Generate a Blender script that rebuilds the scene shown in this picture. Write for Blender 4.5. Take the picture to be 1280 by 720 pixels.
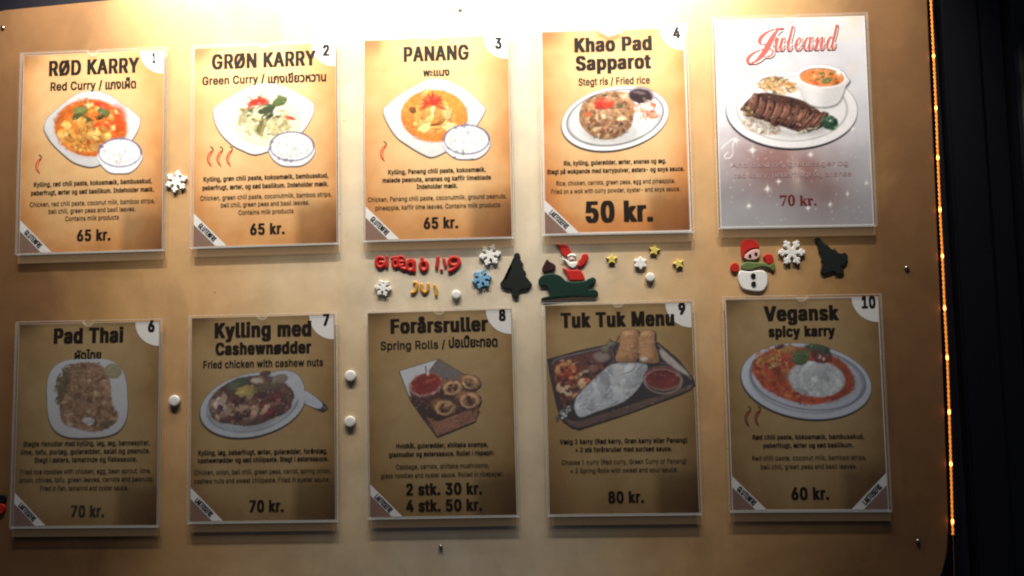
import bpy, bmesh, math, os, random
import numpy as np
from mathutils import Vector, Matrix
D = bpy.data
for o in list(D.objects): D.objects.remove(o)
scene = bpy.context.scene
col = scene.collection

# ------------------------------------------------------------------ camera
CAM = Vector((0.1595, -1.1327, -0.1146))
PITCH, YAW, ROLL = 0.0788, 0.0474, 0.0194
FPX = 1000.0                                   # focal length in photo pixels (1280 wide)
ROT = (Matrix.Rotation(YAW, 3, 'Z') @ Matrix.Rotation(PITCH, 3, 'X') @ Matrix.Rotation(ROLL, 3, 'Y'))
cam_d = D.cameras.new('camera'); cam = D.objects.new('camera', cam_d); col.objects.link(cam)
cam_d.sensor_width = 36; cam_d.lens = 36 * FPX / 1280; cam_d.clip_start = 0.02; cam_d.clip_end = 100
BASE = Matrix(((1, 0, 0), (0, 0, -1), (0, 1, 0)))
cam.matrix_world = Matrix.Translation(CAM) @ (ROT @ BASE).to_4x4()
scene.camera = cam
# ------------------------------------------------------------------ light: night, cool dim ambient, lamps above the board built as two rows of unseen spots
w = D.worlds.new('World'); scene.world = w; w.use_nodes = True
bg = w.node_tree.nodes['Background']
bg.inputs[0].default_value = (0.62, 0.72, 1.0, 1); bg.inputs[1].default_value = 0.042
def spot(name, loc, target, energy, size, color=(1.0, 0.92, 0.79)):
    l = D.lights.new(name, 'SPOT'); l.energy = energy; l.color = color
    l.spot_size = math.radians(size); l.spot_blend = 1.0; l.shadow_soft_size = 0.024
    o = D.objects.new(name, l); col.objects.link(o); o.location = loc
    o.rotation_euler = (Vector(target) - Vector(loc)).to_track_quat('-Z', 'Y').to_euler()
for lx, lw in ((-0.50, 31), (-0.17, 29), (0.17, 29), (0.50, 29)):
    spot('board_lamp', (lx, -0.33, 0.74), (lx, 0.01, 0.32), lw, 72)
for lx, lw in ((-0.44, 4.6), (-0.22, 5.6), (0.02, 5.4), (0.33, 6.2)):  # near row added to burn out the top of the board
    spot('added_top_spot', (lx, -0.115, 0.52), (lx, 0.01, 0.43), lw, 160)
scene.view_settings.view_transform = 'Standard'; scene.view_settings.look = 'None'
scene.view_settings.exposure = 0.0; scene.view_settings.gamma = 1.0
scene.cycles.max_bounces = 8; scene.cycles.transparent_max_bounces = 24
scene.cycles.filter_width = 2.1

# ------------------------------------------------------------------ helpers
BOARD_Y = 0.0100                                # front of the board; the holders stand out to y = 0
PAGE_Y = 0.0035
def at(px, py, y=BOARD_Y):
    """point of the plane y = const seen at a photo pixel"""
    d = ROT @ Vector(((px - 640) / FPX, 1, (360 - py) / FPX))
    s = (y - CAM.y) / d.y
    return CAM + d * s
def lin(c):
    c = np.asarray(c, float) / 255.0
    return np.where(c <= 0.04045, c / 12.92, ((c + 0.055) / 1.055) ** 2.4)
def mat(name, color=(0.5, 0.5, 0.5), rough=0.5, metal=0.0, spec=0.5, coat=0.0, bump=0.0, bscale=200, vary=0.0, vscale=60):
    m = D.materials.new(name); m.use_nodes = True
    nt = m.node_tree; p = nt.nodes['Principled BSDF']
    p.inputs['Base Color'].default_value = (*color, 1); p.inputs['Roughness'].default_value = rough
    p.inputs['Metallic'].default_value = metal; p.inputs['Specular IOR Level'].default_value = spec
    p.inputs['Coat Weight'].default_value = coat; p.inputs['Coat Roughness'].default_value = 0.12
    tc = nt.nodes.new('ShaderNodeTexCoord')
    if vary:
        n = nt.nodes.new('ShaderNodeTexNoise'); n.inputs['Scale'].default_value = vscale; n.inputs['Detail'].default_value = 4
        nt.links.new(tc.outputs['Object'], n.inputs['Vector'])
        mx = nt.nodes.new('ShaderNodeMix'); mx.data_type = 'RGBA'
        mx.inputs[6].default_value = (*[c * (1 - vary) for c in color], 1); mx.inputs[7].default_value = (*[min(1, c * (1 + vary)) for c in color], 1)
        nt.links.new(n.outputs['Fac'], mx.inputs[0]); nt.links.new(mx.outputs[2], p.inputs['Base Color'])
    if bump:
        n2 = nt.nodes.new('ShaderNodeTexNoise'); n2.inputs['Scale'].default_value = bscale; n2.inputs['Detail'].default_value = 3
        nt.links.new(tc.outputs['Object'], n2.inputs['Vector'])
        b = nt.nodes.new('ShaderNodeBump'); b.inputs['Strength'].default_value = bump; b.inputs['Distance'].default_value = 0.001
        nt.links.new(n2.outputs['Fac'], b.inputs['Height']); nt.links.new(b.outputs['Normal'], p.inputs['Normal'])
    return m
def emis(name, color, strength):
    m = D.materials.new(name); m.use_nodes = True
    p = m.node_tree.nodes['Principled BSDF']
    p.inputs['Base Color'].default_value = (*color, 1); p.inputs['Emission Color'].default_value = (*color, 1)
    p.inputs['Emission Strength'].default_value = strength
    return m
def obj(name, me, m=None, parent=None, loc=None):
    if isinstance(me, bmesh.types.BMesh):
        bm = me; me = D.meshes.new(name); bm.to_mesh(me); bm.free()
    me.name = name
    o = D.objects.new(name, me); col.objects.link(o)
    if m is not None: me.materials.append(m)
    if parent is not None: o.parent = parent
    if loc is not None: o.location = loc
    return o
def mesh(name, verts, faces):
    me = D.meshes.new(name); me.from_pydata([tuple(v) for v in verts], [], faces); me.update(); return me
def empty(name, loc, tilt=0.0):
    o = D.objects.new(name, None); col.objects.link(o); o.location = loc; o.rotation_euler = (0, tilt, 0)
    o.empty_display_size = 0.02; return o
def tag(o, label, cat, group=None, kind=None):
    o['label'] = label; o['category'] = cat
    if group: o['group'] = group
    if kind: o['kind'] = kind
    return o
def box(bm, x0, x1, y0, y1, z0, z1):
    v = [bm.verts.new((x, y, z)) for x in (x0, x1) for y in (y0, y1) for z in (z0, z1)]
    for f in ((0, 1, 3, 2), (4, 6, 7, 5), (0, 4, 5, 1), (2, 3, 7, 6), (0, 2, 6, 4), (1, 5, 7, 3)):
        bm.faces.new([v[i] for i in f])
def smooth_closed(pts, n=5):
    P = [np.array(p, float) for p in pts]; out = []; N = len(P)
    for i in range(N):
        a, b, c, d = P[i - 1], P[i], P[(i + 1) % N], P[(i + 2) % N]
        for k in range(n):
            t = k / n
            out.append(0.5 * ((2 * b) + (-a + c) * t + (2 * a - 5 * b + 4 * c - d) * t * t + (-a + 3 * b - 3 * c + d) * t ** 3))
    return out
def smooth_open(pts, n=8):
    P = [np.array(p, float) for p in pts]; P = [2 * P[0] - P[1]] + P + [2 * P[-1] - P[-2]]; out = []
    for i in range(1, len(P) - 2):
        a, b, c, d = P[i - 1:i + 3]
        for k in range(n):
            t = k / n
            out.append(0.5 * ((2 * b) + (-a + c) * t + (2 * a - 5 * b + 4 * c - d) * t * t + (-a + 3 * b - 3 * c + d) * t ** 3))
    out.append(P[-2]); return out

# ------------------------------------------------------------------ lettering: outlines of a font, filled by scan strips (union of shifted copies = bold)
def load_font(f):
    try:
        return D.fonts.load(os.path.join(bpy.utils.system_resource('DATAFILES', path='fonts'), f))
    except Exception:
        return None
FONT = {'latin': load_font('Inter.woff2'), 'thai': load_font('NotoSansThai-VariableFont_wdth,wght.woff2'), 'math': load_font('NotoSansMath-Regular.woff2')}
_tc = D.curves.new('lettering', 'FONT'); _tc.fill_mode = 'NONE'; _tc.resolution_u = 3
_default_font = _tc.font
_to = D.objects.new('lettering', _tc); col.objects.link(_to)
_cont = {}
def contours(s, font):
    k = (s, font)
    if k in _cont: return _cont[k]
    _tc.font = FONT[font] or _default_font
    _tc.body = s
    bpy.context.view_layer.update()
    ev = _to.evaluated_get(bpy.context.evaluated_depsgraph_get())
    me = ev.to_mesh()
    co = np.zeros(len(me.vertices) * 3); me.vertices.foreach_get('co', co); co = co.reshape(-1, 3)[:, :2]
    ed = np.zeros(len(me.edges) * 2, int); me.edges.foreach_get('vertices', ed); ed = ed.reshape(-1, 2)
    # walk each loop once, in vertex order, so that the direction of the outline is kept
    segs = []
    nxt = {}
    for a, b in ed: nxt.setdefault(a, []).append(b); nxt.setdefault(b, []).append(a)
    seen = set()
    for st in range(len(co)):
        if st in seen or st not in nxt: continue
        loop = [st]; seen.add(st); cur = st
        while True:
            c = [q for q in nxt[cur] if q not in seen]
            if not c: break
            nx = cur + 1 if cur + 1 in c else c[0]
            loop.append(nx); seen.add(nx); cur = nx
        for i in range(len(loop)): segs.append((*co[loop[i]], *co[loop[(i + 1) % len(loop)]]))
    ev.to_mesh_clear()
    _cont[k] = np.array(segs).reshape(-1, 4)
    return _cont[k]
_adv = {}
def advance(s, font):
    k = (s, font)
    if k not in _adv:
        a = contours(s + '|', font); b = contours('|', font)
        _adv[k] = a[:, [0, 2]].max() - b[:, [0, 2]].max()
    return _adv[k]
_fill = {}
def glyph_fill(s, font, bold, slabs):
    k = (s, font, bold, slabs)
    if k in _fill: return _fill[k]
    S = contours(s, font); out = []
    if len(S):
        if bold:
            bx, by = bold
            S = np.concatenate([S + np.array([dx, dy, dx, dy]) for dx in (-bx, -bx / 2, 0, bx / 2, bx) for dy in (-by, by)])
        y0, y1 = S[:, [1, 3]].min(), S[:, [1, 3]].max()
        n = max(4, int((y1 - y0) * slabs)); ys = np.linspace(y0, y1, n + 1)
        lo = np.minimum(S[:, 1], S[:, 3]); hi = np.maximum(S[:, 1], S[:, 3])
        for i in range(n):
            ym = (ys[i] + ys[i + 1]) / 2
            A = S[(lo <= ym) & (hi > ym)]
            if not len(A): continue
            t = (ym - A[:, 1]) / (A[:, 3] - A[:, 1]); x = A[:, 0] + t * (A[:, 2] - A[:, 0])
            o = np.argsort(x); wd = 0; xs = None
            for j in o:
                pw = wd; wd += 1 if A[j, 3] > A[j, 1] else -1
                if pw == 0 and wd != 0: xs = x[j]
                elif pw != 0 and wd == 0 and xs is not None: out.append((xs, x[j], ys[i], ys[i + 1]))
    _fill[k] = out
    return out
def cap_height(font):
    c = contours({'latin': 'H', 'thai': 'น', 'math': '𝐤'}[font], font); return c[:, [1, 3]].max()
def layout(s, font='latin', bold=None, slabs=60, whole=False):
    """rects (x0, x1, z0, z1) in em and their bounds"""
    R = []; x = 0.0
    for ch in ([s] if whole else s):
        if ch != ' ':
            R += [(a + x, b + x, c, d) for a, b, c, d in glyph_fill(ch, font, bold, slabs)]
        x += advance(ch, font) + (bold[0] * 1.15 if bold else 0)
    return np.array(R)
BOLD, HEAVY, SEMI = (0.047, 0.010), (0.057, 0.012), (0.030, 0.008)

class Ink:
    """collects lettering for one printed part in the local frame of its sheet"""
    def __init__(s, sheet, inv, lift): s.sheet, s.inv, s.lift, s.v, s.f = sheet, inv, lift, [], []
    def rects(s, R, org, ax, az):
        n = len(s.v)
        for a, b, c, d in R:
            for x, z in ((a, c), (b, c), (b, d), (a, d)): s.v.append(org + ax * x + az * z)
            s.f.append((n, n + 1, n + 2, n + 3)); n += 4
    def line(s, text, x0, x1, base, cap, font='latin', bold=BOLD, slabs=60, slope=None, whole=False, box_h=None):
        """text between photo columns x0, x1 with its baseline's middle at row base"""
        R = layout(text, font, bold, slabs, whole)
        cx = (x0 + x1) / 2; y = PAGE_Y - s.lift
        L = s.inv @ at(cx, base, y); k = (at(cx + 1, base, y) - at(cx, base, y)).length
        rx0, rx1 = R[:, 0].min(), R[:, 1].max()
        sx = (x1 - x0) * k / (rx1 - rx0)
        if box_h:
            rz0, rz1 = R[:, 2].min(), R[:, 3].max(); sz = box_h * k * 1.05 / (rz1 - rz0); z0 = rz0
        else: sz = cap * k * 1.05 / cap_height(font); z0 = 0.0
        A = np.stack([(R[:, 0] - (rx0 + rx1) / 2) * sx, (R[:, 1] - (rx0 + rx1) / 2) * sx, (R[:, 2] - z0) * sz, (R[:, 3] - z0) * sz], 1)
        s.rects(A, Vector(L), Vector((1, 0, 0)), Vector((0, 0, 1)))
    def slanted(s, text, c, ang, length, height, bold=BOLD):
        R = layout(text, 'latin', bold, 50)
        rx0, rx1, rz1 = R[:, 0].min(), R[:, 1].max(), cap_height('latin')
        sx, sz = length / (rx1 - rx0), height / rz1
        A = np.stack([(R[:, 0] - (rx0 + rx1) / 2) * sx, (R[:, 1] - (rx0 + rx1) / 2) * sx, (R[:, 2] - rz1 / 2) * sz, (R[:, 3] - rz1 / 2) * sz], 1)
        s.rects(A, Vector(c), Vector((math.cos(ang), 0, math.sin(ang))), Vector((-math.sin(ang), 0, math.cos(ang))))
    def build(s, name, m, parent=None): return obj(name, mesh(name, s.v, s.f), m, parent or s.sheet)

# ------------------------------------------------------------------ printed pictures: colours worked out point by point on a fine mesh
def vnoise(X, Y, scale, seed, octaves=3):
    r = np.random.RandomState(seed); out = 0; amp = 1; tot = 0
    for o in range(octaves):
        g = r.rand(64, 64); u = X / scale + 7.3 * o; v = Y / scale + 3.1 * o
        i = np.floor(u).astype(int); j = np.floor(v).astype(int); fu = u - i; fv = v - j
        fu = fu * fu * (3 - 2 * fu); fv = fv * fv * (3 - 2 * fv)
        a = g[j % 64, i % 64]; b = g[j % 64, (i + 1) % 64]; c = g[(j + 1) % 64, i % 64]; d = g[(j + 1) % 64, (i + 1) % 64]
        out = out + amp * ((a * (1 - fu) + b * fu) * (1 - fv) + (c * (1 - fu) + d * fu) * fv); tot += amp; amp *= 0.55; scale /= 2.1
    return out / tot
class Pic:
    def __init__(s, x0, y0, x1, y1, res=1.35):
        s.b = (x0, y0, x1, y1); s.nx = int((x1 - x0) * res) + 1; s.ny = int((y1 - y0) * res) + 1
        s.X, s.Y = np.meshgrid(np.linspace(x0, x1, s.nx), np.linspace(y0, y1, s.ny))
        s.C = np.zeros((s.ny, s.nx, 3)); s.A = np.zeros((s.ny, s.nx))
    def put(s, m, c, alpha=True):
        c = np.asarray(c, float); m3 = m[..., None]
        s.C[:] = s.C * (1 - m3) + (c if c.ndim == 3 else c[None, None]) * m3
        if alpha: s.A[:] = np.maximum(s.A, m)
    def ell(s, cx, cy, rx, ry, ang=0, n=2.0):
        a = math.radians(ang); c, sn = math.cos(a), math.sin(a); u = (s.X - cx) * c + (s.Y - cy) * sn; v = -(s.X - cx) * sn + (s.Y - cy) * c
        k = (np.abs(u / rx) ** n + np.abs(v / ry) ** n) ** (1 / n)
        return (k - 1) * min(rx, ry)
    def poly(s, pts, n=0):
        P = np.array(smooth_closed(pts, n) if n else pts, float); Q = np.roll(P, -1, 0)
        d = np.full(s.X.shape, 1e9); ins = np.zeros(s.X.shape, bool)
        for (ax, ay), (bx, by) in zip(P, Q):
            ex, ey = bx - ax, by - ay; L = ex * ex + ey * ey + 1e-12
            t = np.clip(((s.X - ax) * ex + (s.Y - ay) * ey) / L, 0, 1)
            d = np.minimum(d, np.hypot(s.X - ax - t * ex, s.Y - ay - t * ey))
            if ay != by: ins ^= ((ay > s.Y) != (by > s.Y)) & (s.X < ex * (s.Y - ay) / (by - ay) + ax)
        return np.where(ins, -d, d)
    def m(s, d, soft=1.0): return np.clip(0.5 - d / soft, 0, 1)
    def fill(s, d, c, soft=1.0, mott=0.0, seed=1, sc=6, alpha=True):
        c = lin(c)[None, None]
        if mott: c = c * (1 + mott * (vnoise(s.X, s.Y, sc, seed) * 2 - 1))[..., None]
        else: c = np.broadcast_to(c, s.C.shape)
        s.put(s.m(d, soft), c, alpha)
    def shade(s, d, amount, soft, alpha=False):
        """multiply inside d by amount, with a soft edge (printed picture's own shading)"""
        m = s.m(d, soft)[..., None]; s.C[:] = s.C * (1 - m) + s.C * amount * m
    def blob(s, cx, cy, rx, ry, ang, c, shade=0.35, soft=0.9, clip=None):
        R = max(rx, ry) + 2; sx = (s.nx - 1) / (s.b[2] - s.b[0]); sy = (s.ny - 1) / (s.b[3] - s.b[1])
        i0, i1 = max(0, int((cx - R - s.b[0]) * sx)), min(s.nx, int((cx + R - s.b[0]) * sx) + 2)
        j0, j1 = max(0, int((cy - R - s.b[1]) * sy)), min(s.ny, int((cy + R - s.b[1]) * sy) + 2)
        if i1 <= i0 or j1 <= j0: return
        X, Y = s.X[j0:j1, i0:i1], s.Y[j0:j1, i0:i1]; a = math.radians(ang); cc, sn = math.cos(a), math.sin(a)
        u = ((X - cx) * cc + (Y - cy) * sn) / rx; v = (-(X - cx) * sn + (Y - cy) * cc) / ry
        wob = 1 + 0.22 * (vnoise(X, Y, 4.0, int(abs(cx * 13 + cy * 7)) % 9973, 2) - 0.5)
        k = np.hypot(u, v) * wob; m = np.clip(0.5 - (k - 1) * min(rx, ry) / soft, 0, 1)
        if clip is not None: m = m * clip[j0:j1, i0:i1]
        t = np.clip(-((X - cx) * 0.4 + (Y - cy) * 0.9) / R, -1, 1)
        f = (1 + shade * t) * (1 - 0.4 * shade * np.clip((k - 0.6) / 0.4, 0, 1) * 2)
        cl = lin(c)[None, None] * np.clip(f, 0.05, 2)[..., None]
        s.C[j0:j1, i0:i1] = s.C[j0:j1, i0:i1] * (1 - m[..., None]) + cl * m[..., None]
        s.A[j0:j1, i0:i1] = np.maximum(s.A[j0:j1, i0:i1], m)
    def chunks(s, d, n, size, pal, seed, elong=(1, 2), shade=0.4, edge=1.5):
        r = random.Random(seed); clip = s.m(d, edge); J, I = np.nonzero(clip > 0.5)
        if not len(J): return
        for _ in range(n):
            k = r.randrange(len(J)); cx, cy = s.X[J[k], I[k]], s.Y[J[k], I[k]]
            a = r.uniform(*size); e = r.uniform(*elong); c = np.array(r.choice(pal), float) * r.uniform(0.82, 1.12)
            s.blob(cx, cy, a * e, a, r.uniform(0, 180), np.clip(c, 0, 255), shade, 0.9, clip)
    def strands(s, d, n, length, wd, pal, seed, spread=180, base=0):
        r = random.Random(seed); clip = s.m(d, 2); J, I = np.nonzero(clip > 0.5)
        for _ in range(n):
            k = r.randrange(len(J)); x, y = s.X[J[k], I[k]], s.Y[J[k], I[k]]; a = math.radians(base + r.uniform(-spread, spread) / 2)
            c = np.array(r.choice(pal), float) * r.uniform(0.85, 1.1); L = r.uniform(*length); cv = r.uniform(-0.12, 0.12); st = max(3, int(L / 1.1))
            for q in range(st):
                s.blob(x, y, wd * 1.5, wd, math.degrees(a), np.clip(c, 0, 255), 0.25, 0.8, clip)
                x += math.cos(a) * L / st; y += math.sin(a) * L / st; a += cv
    def line(s, pts, wd, c, n=8, soft=0.9):
        d = np.full(s.X.shape, 1e9); P = smooth_open(pts, n)
        for (ax, ay), (bx, by) in zip(P[:-1], P[1:]):
            ex, ey = bx - ax, by - ay; t = np.clip(((s.X - ax) * ex + (s.Y - ay) * ey) / (ex * ex + ey * ey + 1e-9), 0, 1)
            d = np.minimum(d, np.hypot(s.X - ax - t * ex, s.Y - ay - t * ey))
        s.fill(d - wd / 2, c, soft)
    def finish(s, veil=0.0, tint=(120, 104, 88), gain=0.92, dab=1.0):
        """print softness and grain of a photograph"""
        r = random.Random(s.nx * 31 + s.ny); area = int((s.A > 0.5).sum() / 1.35 ** 2); J, I = np.nonzero(s.A > 0.9); sx = 1.35
        for k in range(int(area * 0.11 * dab)):
            q = r.randrange(len(J)); j, i = J[q], I[q]; c = s.C[j, i].copy(); dull = c.max() - c.min() > 0.3 * c.max()
            if not dull: continue
            f = r.uniform(0.74, 1.24); c = np.clip(c * f * np.array([1, r.uniform(0.94, 1.06), r.uniform(0.9, 1.1)]), 0, 1)
            srgb = 255 * np.where(c <= 0.0031308, 12.92 * c, 1.055 * np.maximum(c, 1e-9) ** (1 / 2.4) - 0.055); z = r.uniform(0.6, 1.5)
            s.blob(s.X[j, i], s.Y[j, i], z * r.uniform(1, 2.4), z, r.uniform(0, 180), srgb, 0.25, 1.0, s.A)
        for k in range(int(area * 0.004)):
            q = r.randrange(len(J)); j, i = J[q], I[q]
            if s.C[j, i].max() - s.C[j, i].min() > 0.35 * s.C[j, i].max(): s.blob(s.X[j, i], s.Y[j, i], r.uniform(0.6, 1.3), 0.5, r.uniform(-40, 20), 255 * np.clip(s.C[j, i] ** 0.45 * 0.6 + 0.40, 0, 1), 0, 1.0, s.A)
        for _ in range(1):
            P = np.pad(s.C, ((1, 1), (1, 1), (0, 0)), 'edge'); s.C = (P[:-2, 1:-1] + P[2:, 1:-1] + P[1:-1, :-2] + P[1:-1, 2:] + 3 * P[1:-1, 1:-1]) / 7
        lum = np.clip(s.C.min(-1) / 0.5, 0, 1); k = 1 - 0.75 * lum
        g = 1 + k * (0.50 * vnoise(s.X, s.Y, 2.6, 91, 2) - 0.25) + k * (0.40 * vnoise(s.X, s.Y, 15, 92, 2) - 0.20); s.C = s.C * (g * gain)[..., None]
        s.C = s.C * (1 - veil) + lin(tint) * veil  # mixes the acrylic's hazy reflection into the picture colours
        return s
    def build(s, name, sheet, inv, lift, m):
        y = PAGE_Y - lift; keep = s.A > 0.004
        use = keep.copy(); use[:-1] |= keep[1:]; use[1:] |= keep[:-1]; u2 = use.copy(); u2[:, :-1] |= use[:, 1:]; u2[:, 1:] |= use[:, :-1]
        idx = -np.ones(keep.shape, int); idx[u2] = np.arange(u2.sum())
        c00, c10, c01, c11 = [np.array(inv @ at(px, py, y)) for px, py in ((s.b[0], s.b[1]), (s.b[2], s.b[1]), (s.b[0], s.b[3]), (s.b[2], s.b[3]))]
        U = (s.X - s.b[0]) / (s.b[2] - s.b[0]); V = (s.Y - s.b[1]) / (s.b[3] - s.b[1])
        P = (c00 * ((1 - U) * (1 - V))[..., None] + c10 * (U * (1 - V))[..., None] + c01 * ((1 - U) * V)[..., None] + c11 * (U * V)[..., None])[u2]
        a, b, c, d = idx[:-1, :-1], idx[:-1, 1:], idx[1:, 1:], idx[1:, :-1]
        ok = (a >= 0) & (b >= 0) & (c >= 0) & (d >= 0)
        F = np.stack([d[ok], c[ok], b[ok], a[ok]], 1)
        me = D.meshes.new(name); me.vertices.add(len(P)); me.vertices.foreach_set('co', P.ravel())
        me.loops.add(F.size); me.loops.foreach_set('vertex_index', F.ravel().astype(np.int32))
        me.polygons.add(len(F)); me.polygons.foreach_set('loop_start', np.arange(0, F.size, 4, dtype=np.int32)); me.update(calc_edges=True)
        at_ = me.color_attributes.new('ink', 'FLOAT_COLOR', 'POINT')
        at_.data.foreach_set('color', np.concatenate([np.clip(s.C[u2], 0, 0.92), s.A[u2][:, None]], 1).astype(np.float32).ravel())
        return obj(name, me, m, sheet)

# ------------------------------------------------------------------ materials
def print_mat(name, alpha, rough=0.55):
    m = mat(name, (0.5, 0.5, 0.5), rough, spec=0.18); nt = m.node_tree; p = nt.nodes['Principled BSDF']
    a = nt.nodes.new('ShaderNodeVertexColor'); a.layer_name = 'ink'
    tc = nt.nodes.new('ShaderNodeTexCoord'); n = nt.nodes.new('ShaderNodeTexNoise'); n.inputs['Scale'].default_value = 900; n.inputs['Detail'].default_value = 2
    nt.links.new(tc.outputs['Object'], n.inputs['Vector'])
    r = nt.nodes.new('ShaderNodeMapRange'); r.inputs[3].default_value = 0.90; r.inputs[4].default_value = 1.10; nt.links.new(n.outputs['Fac'], r.inputs[0])
    mx = nt.nodes.new('ShaderNodeVectorMath'); mx.operation = 'SCALE'; nt.links.new(a.outputs['Color'], mx.inputs[0]); nt.links.new(r.outputs[0], mx.inputs['Scale'])
    nt.links.new(mx.outputs[0], p.inputs['Base Color'])
    if alpha:
        t = nt.nodes.new('ShaderNodeBsdfTransparent'); s = nt.nodes.new('ShaderNodeMixShader')
        nt.links.new(a.outputs['Alpha'], s.inputs[0]); nt.links.new(t.outputs[0], s.inputs[1]); nt.links.new(p.outputs[0], s.inputs[2])
        nt.links.new(s.outputs[0], nt.nodes['Material Output'].inputs['Surface'])
    return m
M_PAGE = print_mat('printed_paper', False); M_PIC = print_mat('printed_picture', True)
M_INK = mat('black_ink', (0.016, 0.012, 0.010), 0.6, spec=0.1)
M_INKSOFT = mat('thin_black_ink', (0.035, 0.026, 0.018), 0.6, spec=0.1)
M_INKGLARE = mat('glare_lifted_black_ink', (0.045, 0.036, 0.028), 0.6, spec=0.1)  # glare over the noodle sheet put into its ink as a lighter black
M_WHITEINK = mat('white_print', (0.62, 0.62, 0.63), 0.5, spec=0.35, vary=0.03)
M_REDINK = mat('red_print', (0.43, 0.095, 0.085), 0.42, spec=0.35)
M_DARKRED = mat('dark_red_print', (0.13, 0.012, 0.016), 0.42, spec=0.35)
M_ROSE = mat('faded_rose_print', (0.36, 0.25, 0.26), 0.42, spec=0.35)
M_GREYCORNER = mat('grey_brown_print', (0.20, 0.125, 0.10), 0.42, spec=0.35, vary=0.1)
# clear acrylic: the pane lets everything through; its sawn edges are milky and catch the light
M_CLEAR = D.materials.new('clear_acrylic'); M_CLEAR.use_nodes = True
_nt = M_CLEAR.node_tree; _nt.nodes.remove(_nt.nodes['Principled BSDF'])
_t = _nt.nodes.new('ShaderNodeBsdfTransparent'); _t.inputs[0].default_value = (1, 1, 1, 1); _nt.links.new(_t.outputs[0], _nt.nodes['Material Output'].inputs['Surface'])
def milky(name, color, fac, rough=0.15):
    m = mat(name, color, rough, spec=0.6); nt = m.node_tree
    t = nt.nodes.new('ShaderNodeBsdfTransparent'); s = nt.nodes.new('ShaderNodeMixShader'); s.inputs[0].default_value = fac
    nt.links.new(t.outputs[0], s.inputs[1]); nt.links.new(nt.nodes['Principled BSDF'].outputs[0], s.inputs[2]); nt.links.new(s.outputs[0], nt.nodes['Material Output'].inputs['Surface'])
    return m
M_EDGE = milky('sawn_acrylic_edge', (0.85, 0.88, 0.9), 0.12)
M_FOLD = milky('folded_acrylic', (0.80, 0.80, 0.78), 0.25)
M_SHADOWSTRIP = milky('painted_shadow_strip', (0.46, 0.31, 0.18), 0.32, 0.3)  # brown tone standing in for the holder's cast shadow
M_TAPE = milky('clear_tape', (0.85, 0.82, 0.75), 0.28, 0.25)
M_FOAM = mat('white_foam_pad', (0.7, 0.7, 0.68), 0.9)

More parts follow.
